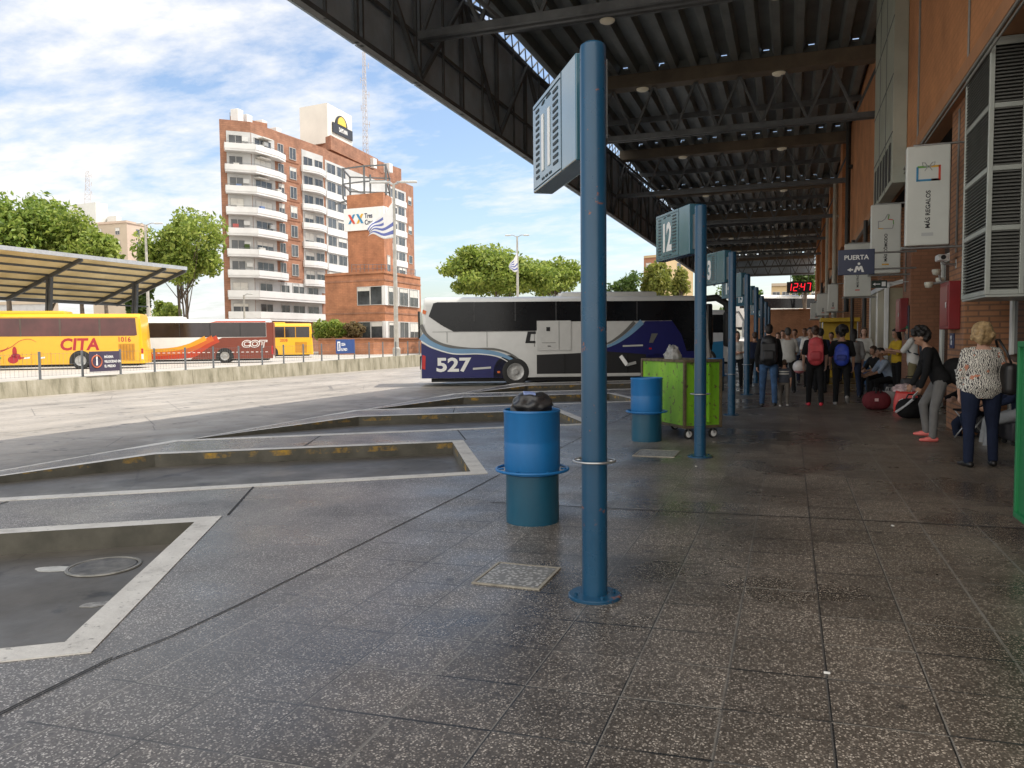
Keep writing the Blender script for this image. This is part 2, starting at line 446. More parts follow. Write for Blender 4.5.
jn.build('paving_joints', M('joint filler', (.032,.030,.028), .8, var=.2), kind='structure')

# covers let into the floor
COVER = NT('cast cover'); _tc = COVER.n('TexCoord').outputs['Object']
_v = COVER.n('TexVoronoi'); _v.inputs['Scale'].default_value = 38; COVER.l(_tc, _v.inputs['Vector'])
COVER.l(COVER.ramp(_v.outputs['Distance'], [(.25,(.42,.415,.40)),(.5,(.17,.168,.16))]), COVER.b.inputs['Base Color']); COVER.b.inputs['Roughness'].default_value = .5
FRM = M('cover frame', (.31,.285,.235), .6, var=.25, vs=9)
def cover(x0, x1, y0, y1, label):
    t = thing('inspection_cover', label, 'floor cover', ((x0+x1)/2, (y0+y1)/2, 0))
    w, d = (x1-x0)/2, (y1-y0)/2; m = MB(); m.bbox(-w+.022, w-.022, -d+.022, d-.022, -.02, .007, .003); m.build('plate', COVER.m, t)
    m = MB()
    for a in ((-w, w, -d, -d+.018), (-w, w, d-.018, d), (-w, -w+.018, -d+.018, d-.018), (w-.018, w, -d+.018, d-.018)): m.box(a[0], a[1], a[2], a[3], -.02, .009)
    m.build('frame', FRM, t); return t
cover(-1.84, -1.40, 4.38, 4.85, 'square speckled floor cover in the paving just in front of the nearest bin')
cover(-1.89, -1.36, 9.87, 10.46, 'square pale floor cover in front of the second bin and the ribbed green cart')
t = thing('manhole_cover', 'round dark manhole cover on the floor of the nearest bus bay', 'manhole', (-4.83, 4.40, -.168))
m = MB(); m.lathe([(.0,.004),(.18,.004),(.19,.008),(.22,.008),(.23,.0)], 40, cap=False); m.build('lid', M('cast iron worn', (.15,.14,.12), .45, .3, var=.4, vs=9), t, auto=30)
m = MB(); m.lathe([(.232,.002),(.235,.009),(.255,.009),(.26,.002)], 40, cap=False); m.build('rim', M('cast iron rim', (.26,.25,.22), .5, .2, var=.35, vs=7), t)
def blot(name, cx, cy, z, rx, ry, rot, m, seed, kind='structure', n=26):
    r = random.Random(seed); p = [r.uniform(.75, 1.15) for _ in range(n)]; p = [(p[i-1]+p[i]*2+p[(i+1) % n])/4 for i in range(n)]
    b = MB(); b.prism([(rx*p[i]*math.cos(2*math.pi*i/n), ry*p[i]*math.sin(2*math.pi*i/n)) for i in range(n)], (cx, cy, z), (math.cos(rot), math.sin(rot), 0), (-math.sin(rot), math.cos(rot), 0), (0,0,1), .004)
    o = b.build(name, m); o['kind'] = kind; return o
SPILL = M('dried white paint spill', (.50,.50,.47), .6, var=.2, vs=6)
blot('paint_spill', -5.12, 4.25, -.17, .17, .07, R(20), SPILL, 3)
blot('paint_spill', -4.18, 3.73, -.17, .10, .05, R(40), M('grey spill', (.30,.29,.27), .6, var=.4, vs=14), 5)
blot('paint_spill', -4.10, 3.80, -.17, .06, .04, R(90), MATS['grey spill'], 8)
blot('paint_spill', -6.1, 5.1, -.17, .14, .05, R(25), MATS['grey spill'], 9)
LIT = M('litter paper', (.75,.74,.70), .7, var=0)
for i, (x, y, lab) in enumerate([(.17,3.67,'tiny white paper scrap on the brown paving right of the nearest post'), (-1.02,9.25,'white scrap of litter on the paving in front of the second post'), (.78,6.75,'white paper bit on the paving near the transverse joint')]):
    b = MB(); b.bbox(-.014, .014, -.008, .008, 0, .008, .003); o = b.build('paper_scrap', LIT, loc=(x, y, .001)); o.rotation_euler = (0, 0, i); tag(o, lab, 'litter')

# ------------------------------------------------------------------ canopy
cn = thing('platform_canopy', 'long dark steel truss canopy with corrugated deck high over the platform', 'canopy', (-2.7, 30, 7))
cinv = Matrix.Translation((2.7, -30, -7))
def cpart(mb, name, mat, **kw):
    mb.v = [tuple(cinv @ Vector(p)) for p in mb.v]; return mb.build(name, mat, cn, **kw)
TY = [15.4+10.05*k for k in range(-1, 8)]
XF, XW, ZB, ZR = -7.64, 2.3, 7.0, 10.0
prof = []
per, h = .62, .24
x = -7.36
while x < XW+.3:
    prof += [(x, 0), (x+.20, 0), (x+.27, h), (x+.55, h)]; x += per
for k in range(len(TY)-1):
    d = MB(); y0, y1 = (TY[k]+.13 if k else TY[0]-.6), TY[k+1]+.03
    n = len(prof); vs = []; fs = []
    for (y, dz) in ((y0, 0), (y1, 0)):
        vs += [(p[0], y, ZR+p[1]) for p in prof] + [(p[0], y, ZR+p[1]+.012) for p in prof]
    for i in range(n-1):
        fs += [(i, i+1, 2*n+i+1, 2*n+i), (n+i+1, n+i, 3*n+i, 3*n+i+1)]
    d.add(vs, fs); cl = d; xx = -7.36
    while xx < XW:
        r_ = rng.random(); e = y1-.02
        if r_ < .38: cl.box(xx+.20, xx+.62, e-.02, e, ZR-.03, ZR+h)
        else: a_ = rng.uniform(.24, .40); cl.box(xx+.20, xx+a_, e-.02, e, ZR-.03, ZR+h); cl.box(xx+a_+.17, xx+.62, e-.02, e, ZR-.03, ZR+h); cl.box(xx+a_, xx+a_+.17, e-.02, e, ZR-.03, ZR+h-.10)
        xx += per
    cpart(d, 'roof_deck', DECK)
for k, y in enumerate(TY):
    tr = MB()
    tr.bar((XF+.1, y, 8.0), (XW-.02, y, 8.0), .10, .16); tr.bar((XF+.1, y+.22, 8.0), (XW-.02, y+.22, 8.0), .10, .16)
    for i in range(15):
        xa = XF+.15+i*.66; tr.bar((xa, y+.11, 8.07 if i % 2 == 0 else 9.6), (xa+.66, y+.11, 9.6 if i % 2 == 0 else 8.07), .07)
    cpart(tr, 'truss', STEEL)
    tb = MB(); tb.bbox(XF+.3, XW-.02, y-.16, y+.36, 9.55, 9.965, .02); cpart(tb, 'top_beam', BEAMP)
    mid = MB(); mid.bar((XF+.25, y+5.0, 9.88), (XW-.02, y+5.0, 9.88), .1, .2)
    if k < len(TY)-1: cpart(mid, 'purlin', STEEL)
# edge fascia: sheets with seams, the frame and its bracing on the inside
gaps = (13.0, 15.42)
ys = sorted([13.0+2.42*i for i in range(-3, 31)])
fp = MB()
for a, b in zip(ys[:-1], ys[1:]):
    ga = .03 if abs(a-13.0) < .1 or abs(a-15.42) < .1 else .004; gb = .03 if abs(b-13.0) < .1 or abs(b-15.42) < .1 else .004
    fp.box(XF-.05, XF, a+ga, b-gb, ZB, 9.82)
cpart(fp, 'fascia_sheet', FASC)
fr = MB(); fr.bar((XF+.08, ys[0], ZB+.05), (XF+.08, ys[-1], ZB+.05), .14, .10); fr.bar((XF+.08, ys[0], 8.0), (XF+.08, ys[-1], 8.0), .07); fr.bar((XF+.08, ys[0], 9.72), (XF+.08, ys[-1], 9.72), .12)
for i, y in enumerate(ys):
    if abs(y-13.0) > .1 and abs(y-15.42) > .1: fr.bar((XF+.06, y, ZB), (XF+.06, y, 9.8), .09, .09)
    else:
        fr.bar((XF+.07, y-.09, ZB), (XF+.07, y-.09, 9.8), .07, .07); fr.bar((XF+.07, y+.09, ZB), (XF+.07, y+.09, 9.8), .07, .07)
    if i < len(ys)-1:
        up_ = i % 2 == 0; fr.bar((XF+.14, y, ZB+.1 if up_ else 9.7), (XF+.14, ys[i+1], 9.7 if up_ else ZB+.1), .09)
        fr.bar((XF+.12, y+1.21, ZB), (XF+.12, y+1.21, 9.8), .05)
    # little lattice between fascia head and deck
yy = ys[0]; i = 0
while yy < ys[-1]-.4:
    fr.bar((XF+.15, yy, 9.78), (XF+.22, yy+.3, 10.06), .035); fr.bar((XF+.22, yy+.3, 10.06), (XF+.15, yy+.6, 9.78), .035); yy += .6
for y in TY:
    for s in (-1, 1): fr.bar((XF+.12, y+.1+s*2.4, 9.7), (XF+2.0, y+.1, 8.05), .07)
cpart(fr, 'fascia_frame', STEEL)
m = MB(); m.box(XF, XW, TY[-1]+.4, TY[-1]+.46, 7.9, 10.1); cpart(m, 'end_fascia', FASC)
LAMP = M('cream lamp bowl', (.72,.64,.48), .4, var=0, emit=.04)
for y in TY[:8]:
    for x in (-4.55, -.4):
        for yo, zl in (((.1, 9.54), (5.0, 9.775)) if y < 16 else ((.1, 9.54),)):
            l = MB(); l.lathe([(0,-.09),(.13,-.085),(.19,-.05),(.2,-.01),(.12,.0),(0,.0)], 20, (x, y+yo, zl), cap=False); cpart(l, 'ceiling_lamp', LAMP, smooth=True)

# ------------------------------------------------------------------ terminal building (right side)
tb_ = thing('terminal_building', 'long brick terminal with overhanging facing and piers along the platform', 'building', (3.3, 30, 0))
binv = Matrix.Translation((-3.3, -30, 0))
def bpart(mb, name, mat, parent=None, **kw):
    mb.v = [tuple(binv @ Vector(p)) for p in mb.v]; return mb.build(name, mat, parent or tb_, **kw)
Y0, Y1 = .5, 83
m = MB(); m.box(3.3, 24, Y0, Y1, -.1, 10.6); bpart(m, 'wall', BRICKD)
m = MB(); m.box(2.28, 3.297, Y0, Y1, 5.35, 10.55); bpart(m, 'fascia', FASB)
m = MB(); m.box(2.25, 2.6, Y0, Y1, 5.10, 5.30); m.box(2.27, 2.6, Y0, Y1, 5.303, 5.347); bpart(m, 'fascia_trim', M('trim brick', (.42,.20,.095), .7, var=.12, vs=1.2))
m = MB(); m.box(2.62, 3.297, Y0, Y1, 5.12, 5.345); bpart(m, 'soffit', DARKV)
PY_ = [13.3+5.6*k for k in range(-2, 12)]
for y in PY_:
    m = MB(); m.bbox(2.45, 3.297, y, y+1.25, -.05, 5.115, .012); bpart(m, 'pier', BROWN if abs(y-18.9) < .1 else BRICKD)
    # white framed entrance in the recess beyond each pier
    fr_ = MB(); ya, yb = y+1.5, y+5.35
    for q in (ya, ya+1.3, ya+2.55, yb-.12): fr_.bbox(2.98, 3.08, q, q+.12, 0, 3.0, .01)
    fr_.bbox(2.97, 3.09, ya, yb, 3.0, 3.16, .01); fr_.bbox(2.98, 3.08, ya, yb, 2.25, 2.33, .008)
    d = bpart(fr_, 'door_frame', WHITE if abs(y-13.3) > 50 else M('off white frame', (.72,.73,.68), .45, var=.1))
    gl = MB(); gl.box(3.02, 3.04, ya+.12, yb-.12, .02, 3.0); bpart(gl, 'door_glass', glass('dark door glass', (.035,.036,.036)))
    lt = MB(); lt.box(3.05, 3.296, ya, yb, 3.17, 5.11); bpart(lt, 'transom_panel', M('dark transom', (.06,.045,.035), .7, var=.3))
# metal clad duct rising beside the nearest pier, its end grille, pipes
m = MB(); m.bbox(2.0, 2.277, 18.5, 22.4, 4.75, 10.5, .01); duct = bpart(m, 'cladding_panel', M('pale green cladding', (.40,.42,.35), .45, .1, var=.12, vs=.8))
m = MB()
for z in (5.8, 7.0, 8.2, 9.4): m.box(1.992, 2.004, 18.49, 22.41, z, z+.035)
for y in (19.8, 21.1): m.box(1.993, 2.003, y, y+.03, 4.75, 10.5)
bpart(m, 'cladding_seam', STEEL, None)
m = MB()
for i in range(6): m.box(1.99, 2.01, 18.75+i*.6, 19.1+i*.6, 4.85, 5.65)
bpart(m, 'duct_grille', BLACK)
for (y, r, mt, z0, z1) in ((34.2, .16, 'dark pipe', 2.5, 10), (43.5, .2, 'pale pipe', 0.2, 9.4), (26.0, .10, 'dark pipe', .2, 5.0), (31.0, .1, 'dark pipe', 0, 5.0), (52, .2, 'pale pipe', 0, 9.4), (61, .15, 'dark pipe', 0, 10)):
    m = MB(); m.tube([(2.12, y, z0), (2.12, y, z1)], r*.6, 12); m.box(2.1, 2.28, y-.2, y+.2, z1-1.8, z1-1.7); bpart(m, 'downpipe', M('dark pipe', (.03,.028,.025), .5) if mt == 'dark pipe' else M('pale pipe', (.42,.40,.33), .5), auto=40)
for pts, r_ in (([(2.235, 9.5, 5.02), (2.235, 76, 5.02)], .022), ([(2.235, 9.5, 4.93), (2.235, 50, 4.93)], .014), ([(2.44, 13.9, 5.0), (2.435, 13.9, 2.8)], .02), ([(2.44, 19.6, 5.0), (2.435, 19.6, 2.5)], .018), ([(2.265, 16.9, 5.1), (2.265, 16.9, 10)], .02), ([(2.265, 12.4, 5.3), (2.265, 12.4, 10.2)], .016)):
    m = MB(); m.tube(pts, r_, 8); bpart(m, 'conduit', M('grey conduit', (.22,.21,.19), .5, var=.15), auto=40)
# projecting buttresses of the upper wall (they narrow the view along the roof)
for y in (37.0, 48.0, 59.5, 70.5):
    m = MB(); m.bbox(2.06, 2.277, y, y+1.5, 5.4, 10.0, .01); bpart(m, 'buttress', FASB)
# glazed entrance lobby beyond the second pier
TANP = M('tan lobby panel', (.36,.31,.21), .45, var=.1)
m = MB()
for y in (22.35, 24.4, 26.4): m.bbox(2.30, 2.40, y, y+.10, 0, 2.75, .008)
m.bbox(2.29, 2.41, 22.3, 26.55, 2.752, 2.88, .008); m.bar((2.35, 22.4, 2.82), (3.25, 22.4, 3.05), .1); m.bar((2.35, 26.5, 2.82), (3.25, 26.5, 3.05), .1)
bpart(m, 'lobby_frame', WHITE)
m = MB(); m.box(2.34, 2.36, 22.45, 24.4, 0, 2.75); m.box(2.34, 2.36, 24.5, 26.4, 0, 2.75); m.box(2.4, 3.2, 22.40, 22.42, 0, 2.75); bpart(m, 'lobby_panel', TANP)
# louvred bay hanging under the facing
LFR = M('grey louvre frame', (.42,.44,.40), .45, .2, var=.1); LSL = M('louvre slat', (.16,.16,.145), .5, .2, var=.15)
lb = MB()
x0, x1, ya, yb, z0, z1 = 2.25, 2.56, 11.02, 12.4, 2.0, 5.05
for (x, y) in ((x0, ya), (x0, yb), (x1+.05, ya)): lb.bbox(x, x+.055, y, y+.055, z0, z1, .006)
for z in (z0, 2.78, 3.5, 4.25, z1-.06):
    lb.bbox(x0+.004, x0+.05, ya+.05, yb, z, z+.06, .005); lb.bbox(x0+.05, x1+.05, ya+.004, ya+.05, z, z+.06, .005)
lb.bbox(x0+.01, 3.29, ya+.01, yb+.04, z0-.03, z0-.002, .004); lb.box(x0+.01, 3.29, ya+.01, yb+.04, z1+.002, z1+.04)
lv = bpart(lb, 'louvre_frame', LFR)
ls = MB(); z = z0+.05
while z < z1-.04:
    ls.box(x0+.01, x0+.045, ya+.05, yb, z, z+.012); ls.add([(x0+.008,ya+.05,z),(x0+.045,ya+.05,z+.03),(x0+.045,yb,z+.03),(x0+.008,yb,z)], [(0,1,2,3)])
    ls.add([(x0+.05,ya+.008,z),(x1+.06,ya+.008,z),(x1+.06,ya+.045,z+.03),(x0+.05,ya+.045,z+.03)], [(0,1,2,3)]); ls.box(x0+.05, x1+.06, ya+.01, ya+.045, z, z+.012)
    z += .042
o = bpart(ls, 'louvre_slats', LSL)
bk = MB(); bk.box(x0+.06, 3.29, ya+.06, yb+.03, z0, z1); bpart(bk, 'louvre_core', DARKV)
# white railing frame in the dark recess at the right edge
m = MB(); m.bbox(2.72, 2.78, 10.6, 10.66, 0, 4.9, .006)
for z in (2.55, 3.5, 4.3): m.bar((2.75, 10.63, z), (3.2, 10.63, z), .05)
bpart(m, 'recess_frame', LFR)

# ------------------------------------------------------------------ things on the wall
def cabinet(y, label):
    t = thing('hose_cabinet', label, 'fire cabinet', (2.45, y, 1.6), 0, 'red cabinets on the piers')
    m = MB(); m.bbox(-.17, -.002, 0, .72, 0, .74, .012); m.build('box', M('red cabinet paint', (.22,.012,.015), .4, var=.12), t)
    m = MB(); m.bbox(-.178, -.171, .05, .67, .06, .68, .003); m.build('door', M('red door paint', (.26,.016,.018), .35, var=.1), t)
    m = MB(); m.bbox(-.195, -.179, .09, .12, .33, .42, .004); m.build('handle', GALV, t)
    return t
cabinet(13.55, 'dark red fire cabinet on the pier below the louvres, nearest the camera')
cabinet(20.0-.85, 'dark red fire cabinet on the far brown pier beyond the entrance')
m = MB(); m.bbox(-.02, -.002, 0, .32, 0, .24, .004); o = m.build('notice_plate', M('navy plate', (.02,.035,.10), .4, var=.05), loc=(2.45, 13.95, 1.30)); tag(o, 'small navy notice plate under the nearest red cabinet', 'sign')
pm = MB(); pm.lathe([(0,0),(.035,0),(.035,.01),(0,.01)], 14, (0,0,0), Matrix.Translation((-.022,.16,.17)) @ Matrix.Rotation(-math.pi/2, 4, 'Y'), cap=False); pm.bbox(-.026, -.02, .13, .19, .05, .13, .004); pm.build('pictogram', LETW, o)
m = MB(); m.bbox(-.03, -.002, 0, .55, 0, .75, .006); o = m.build('poster_frame', M('black navy poster', (.012,.018,.035), .25, var=.15), loc=(2.45, 19.35+.3, 1.45)); 
o.location = (2.45, 18.93, 1.42); tag(o, 'narrow dark poster frame on the brown pier beside its red cabinet', 'poster')
t = thing('security_camera', 'white security camera on a bracket high on the nearest brick pier', 'camera', (2.45, 14.0, 2.62))
m = MB(); m.tube([(0,0,0),(-.16,0,.02),(-.2,0,.06)], .018, 8); m.bbox(-.004, .0, -.05, .05, -.06, .08, .002); m.build('bracket', GALV, t)
m = MB(); m.bbox(-.28, -.12, -.14, .12, .06, .16, .02); m.build('housing', WHITE, t); m = MB(); m.lathe([(0,0),(.035,0),(.035,.02),(0,.02)], 14, (0,0,0), Matrix.Translation((-.2,-.14,.11)) @ Matrix.Rotation(math.pi/2, 4, 'X'), cap=False); m.build('lens', BLACK, t)
t = thing('floodlight', 'pale floodlight cluster on the pier edge beside the red cabinet', 'lamp', (2.45, 14.5, 2.38))
m = MB(); m.tube([(0,0,0),(-.12,.02,.0),(-.24,.05,-.02)], .02, 8); m.tube([(-.12,.02,0),(-.16,.0,.14)], .015, 8); m.build('arm', GALV, t)
for (x, y, z) in ((-.3,.02,-.04),(-.2,-.04,.16),(-.12,.1,.03)): 
    m = MB(); m.lathe([(0,-.05),(.05,-.04),(.07,.02),(.065,.05),(0,.05)], 14, (x,y,z), cap=False); m.build('head', M('pale lamp head', (.6,.58,.48), .35), t, smooth=True)

SGN = M('white sign face', (.62,.63,.58), .35, var=.05, vs=1.5)
INK = M('black ink', (.02,.02,.022), .6, var=0)
CB = M('print blue', (.03,.22,.42), .5, var=0); CR = M('print red', (.6,.06,.03), .5, var=0); CG = M('print green', (.12,.32,.05), .5, var=0); CY_ = M('print amber', (.65,.36,.03), .5, var=0); CP = M('print grey', (.33,.33,.33), .5, var=0)
def hang_sign(y, label, icon, txt, x0=1.65, x1=2.25, z0=2.88, z1=4.38):
    t = thing('hanging_sign', label, 'sign', (x1, y, z0), 0, 'white blade signs along the terminal wall')
    w = x1-x0; h = z1-z0
    m = MB(); m.bbox(-w, 0, 0, .14, 0, h, .02); m.build('panel', SGN, t)
    m = MB(); m.tube([(-w+.1, .07, h+.02), (.24, .07, h+.02)], .018, 10); m.build('bracket', GALV, t, auto=40)
    m = MB(); m.tube([(-w-.05, .07, -.03), (-w-.045, .07, -.03), (-w-.01, .07, -.03), (.24, .07, -.03)], [.012,.03,.022,.022], 10)
    m.build('bracket', GALV, t, auto=40)
    c = -w/2
    tm = text_mb(txt, .088, (0,0,1), (-1,0,0), (0,-1,0), (c+.032, -.001, h*.17), .003, .0018, 'LEFT', 1.0); tm.build('lettering', INK, t)
    fn = (0,-1,0)
    def seg(a, b, wd, mat): 
        mm = MB(); mm.bar((c+a[0], -.003, h*.72+a[1]), (c+b[0], -.003, h*.72+b[1]), .005, wd, up=(0,0,1) if abs(a[1]-b[1]) < abs(a[0]-b[0]) else (1,0,0)); mm.build('emblem', mat, t)
    if icon == 'gift':
        seg((-.15,-.1),(.15,-.1),.03,CB); seg((-.15,-.115),(-.15,.1),.03,CB); seg((-.15,.1),(.02,.1),.03,CG); seg((.0,.1),(.15,.1),.03,CY_); seg((.15,.115),(.15,-.115),.03,CR); seg((.04,-.1),(.15,-.1),.03,CR)
        lm = MB()
        for s in (-1, 1):
            lm.tube([(c+s*.005,-.003,h*.72+.09),(c+s*.05,-.003,h*.72+.16),(c+s*.085,-.003,h*.72+.165),(c+s*.08,-.003,h*.72+.12),(c+s*.005,-.003,h*.72+.09)], .007, 6)
            lm.tube([(c+s*.01,-.003,h*.72+.1),(c+s*.05,-.003,h*.72+.04)], .006, 6)
        lm.build('ribbon', CP, t)
        mm = MB(); mm.bar((c-.08,-.003,h*.11),(c+.08,-.003,h*.11),.004,.05); mm.build('footer_mark', M('faint grey', (.45,.46,.45), .5, var=0), t)
    elif icon == 'hand':
        hp = [(-.15,-.1),(-.15,.06),(-.09,.05),(-.02,.10),(.03,.20),(.06,.19),(.04,.09),(.14,.07),(.15,-.02),(.13,-.11),(-.05,-.11)]
        for i in range(len(hp)): seg(hp[i-1], hp[i], .018, [CY_, CP, CP, CP, CP, CP, CG, CR, CG, CP, CP][i])
        mm = MB(); mm.bar((c-.07,-.003,h*.13),(c+.07,-.003,h*.13),.004,.03); mm.build('footer_mark', CY_, t)
    else:
        mm = MB(); mm.bar((c-.06,-.003,h*.12),(c+.06,-.003,h*.12),.004,.03); mm.build('footer_mark', CR, t)
    return t
hang_sign(13.4, 'white blade sign with a gift icon reading MÁS REGALOS, nearest and largest', 'gift', 'MÁS REGALOS')
hang_sign(18.95, 'white blade sign with a pointing hand outline, just behind the gift sign', 'hand', 'MÁS CÓMODO')
hang_sign(24.4, 'white blade sign partly hidden behind the navy PUERTA sign', 'none', 'MÁS FÁCIL', 1.45, 2.15, 2.65, 4.15)
hang_sign(33.0, 'plain white blade sign, taller of the three far ones', 'none', 'MÁS', 1.38, 1.75, 2.5, 3.55)
hang_sign(37.0, 'plain white blade sign, middle of the three far ones', 'none', 'MÁS', 1.1, 1.6, 2.45, 3.4)
hang_sign(42.0, 'plain white blade sign, lowest and farthest along the wall', 'none', 'MÁS', .95, 1.5, 2.4, 3.2)
# PUERTA sign
NAVY = M('navy sign', (.012,.022,.07), .35, var=.05)
t = thing('direction_sign', 'navy sign reading PUERTA with a left arrow, hung from the wall', 'sign', (1.56, 17.0, 2.73))
m = MB(); m.bbox(-.67, 0, 0, .06, 0, .5, .006); m.build('panel', NAVY, t)
text_mb('PUERTA', .125, (1,0,0), (0,0,1), (0,-1,0), (-.335, -.001, .30), .003, .003).build('lettering', LETW, t)
m = MB(); m.prism([(-.50,.10),(-.43,.06),(-.43,.085),(-.39,.085),(-.39,.115),(-.43,.115),(-.43,.14)], (0,-.001,0), (1,0,0), (0,0,1), (0,-1,0), .003); m.build('arrow', LETW, t)
m = MB(); m.prism([(-.38,.05),(-.34,.17),(-.30,.17),(-.285,.13),(-.27,.17),(-.23,.17),(-.19,.05),(-.235,.05),(-.25,.11),(-.285,.07),(-.32,.11),(-.335,.05)], (0,-.001,0), (1,0,0), (0,0,1), (0,-1,0), .003)
m.lathe([(0,0),(.025,0),(.025,.003),(0,.003)], 14, (0,0,0), Matrix.Translation((-.285,-.001,.215)) @ Matrix.Rotation(math.pi/2, 4, 'X'), cap=False); m.build('pictogram', LETW, t)
for z_ in (.42, .1):
    m = MB(); m.tube([(-.02,.03,z_),(.74,.03,z_)], .018, 8); m.build('bracket', GALV, t)
t = thing('exit_sign', 'small black emergency exit sign with a white arrow and running figure', 'sign', (2.02, 19.2, 2.58))
m = MB(); m.bbox(-.32, 0, 0, .05, 0, .17, .006); m.build('panel', M('dark green black', (.01,.03,.022), .4, var=0), t)
m = MB(); m.prism([(-.29,.085),(-.24,.05),(-.24,.075),(-.14,.075),(-.14,.095),(-.24,.095),(-.24,.12)], (0,-.001,0), (1,0,0), (0,0,1), (0,-1,0), .003); m.box(-.11,-.03,-.004,-.001,.035,.135); m.build('arrow', LETW, t)
m = MB(); m.bar((-.01,.025,.12),(.45,.025,.12),.02); m.build('bracket', GALV, t)
# clock
t = thing('digital_clock', 'black display with red digits reading 12:47 hung above the walkway', 'clock', (.4, 40, 3.64))
m = MB(); m.bbox(-.57, .57, 0, .12, 0, .52, .01); m.build('case', BLACK, t)
REDL = M('red led', (.9, .015, .03), .5, var=0, emit=.7)
segs = {'1':'bc','2':'abged','4':'fgbc','7':'abc'}
m = MB()
def seg7(ch, ox, w=.16, hh=.34, oz=.09):
    pos = {'a':((0,hh),(w,hh)),'b':((w,hh),(w,hh/2)),'c':((w,hh/2),(w,0)),'d':((0,0),(w,0)),'e':((0,0),(0,hh/2)),'f':((0,hh/2),(0,hh)),'g':((0,hh/2),(w,hh/2))}
    for s in segs[ch]:
        a, b = pos[s]; sk = .12
        m.bar((ox+a[0]+sk*a[1], -.003, oz+a[1]), (ox+b[0]+sk*b[1], -.003, oz+b[1]), .004 if a[0] == b[0] else .004, .034, up=(0,0,1) if a[1] == b[1] else (1,0,0))
for ch, ox in zip('1247', (-.55, -.27, .05, .31)): seg7(ch, ox)
m.box(-.015,.015,-.005,-.001,.17,.2); m.box(.0,.03,-.005,-.001,.30,.33)
m.build('digits', REDL, t)
for x_ in (-.4, .4):
    m = MB(); m.bar((x_,.06,.52),(x_,.06,4.3),.03); m.build('hanger', STEEL, t)

# ------------------------------------------------------------------ numbered posts
uS = Vector((.5225,-.8526,0)); nS = Vector((-.8526,-.5225,0)); zS = Vector((0,0,1))
SLOT = M('slot', (.02,.03,.035), .6, var=0)
def post(i, x, y, num, label):
    t = thing('platform_post', label, 'platform post', (x, y, 0), 0, 'numbered platform posts')
    m = MB(); m.lathe([(.074,.012),(.074,3.12),(.070,3.145),(.05,3.16),(0,3.165)], 36, cap=False); m.build('pole', POLEP, t, auto=30)
    m = MB(); m.lathe([(0,0),(.155,0),(.155,.014),(.15,.018),(.0,.018)], 36, cap=False)
    for a in range(4): m.lathe([(.012,.018),(.012,.032),(0,.034)], 6, (.118*math.cos(a*math.pi/2+.6), .118*math.sin(a*math.pi/2+.6), 0), cap=False)
    m.build('base_plate', POLEP, t, auto=30)
    m = MB(); m.tube([(.12*math.cos(a*math.pi/16), .12*math.sin(a*math.pi/16), .80) for a in range(32)], .007, 6, closed=True)
    for a in (0, math.pi): m.bar((.074*math.cos(a), .074*math.sin(a), .80), (.12*math.cos(a), .12*math.sin(a), .80), .008)
    m.build('hoop', GALV, t, smooth=True)
    far = -uS*1.45; L = 1.11
    fm = Matrix(((uS.x, nS.x, 0, far.x), (uS.y, nS.y, 0, far.y), (0, 0, 1, 2.59), (0,0,0,1)))
    m = MB(); m.bbox(0, L, -.15, 0, 0, .64, .008, fm); s = m.build('sign_box', SIGNP, t)
    m = MB(); m.box(L-.01, L+.30, -.10, -.05, .06, .50, fm); m.build('bracket', STEEL, t)
    o = fm @ Vector((0, .001, 0)); 
    sm = MB()
    for r_ in range(12):
        z = .08+r_*.043
        for a0, a1 in ((.10, .19), (.58, .70)): sm.prism([(a0,z),(a1,z),(a1,z+.019),(a0,z+.019)], o, uS, zS, nS, .003)
    for a in range(3): sm.prism([(.27+a*.1,.045),(.33+a*.1,.045),(.33+a*.1,.06),(.27+a*.1,.06)], o, uS, zS, nS, .003)
    sm.prism([(.03,.045),(.76,.045),(.76,.05),(.03,.05)], o-zS*.025, uS, zS, nS, .003); sm.prism([(.03,.6),(.76,.6),(.76,.605),(.03,.605)], o, uS, zS, nS, .003); sm.prism([(.78,.0),(.785,.0),(.785,.64),(.78,.64)], o, uS, zS, nS, .002)
    sm.prism([(.27,.565),(.33,.565),(.36,.585),(.30,.585)], o, uS, zS, nS, .003); sm.prism([(.40,.575),(.52,.575),(.50,.592),(.42,.592)], o, uS, zS, nS, .003)
    sm.build('slots', SLOT, s)
    text_mb(str(num), .52, uS, zS, nS, o+uS*.385+zS*.125, .004, .018, 'CENTER', .66).build('numeral', LETW, s)
    # numeral on the other face too
    ob = fm @ Vector((L, -.151, 0)); text_mb(str(num), .47, -uS, zS, -nS, ob-uS*.715+zS*.13, .004, .012, 'CENTER', .62).build('numeral', LETW, s)
    return t
labs = ['blue post of platform sign 11, nearest to the camera', 'blue post of platform sign 12, beside the ribbed green cart', 'blue post carrying sign 13, third from the camera', 'blue post carrying sign 14, fourth in the row', 'blue post carrying sign 15, fifth in the row', 'blue post carrying sign 16, sixth in the row', 'blue post carrying sign 17, seventh in the row', 'blue post carrying sign 18, eighth and farthest']
for i in range(8): post(i, -1.06, 4.38+5.66*i, 11+i, labs[i])

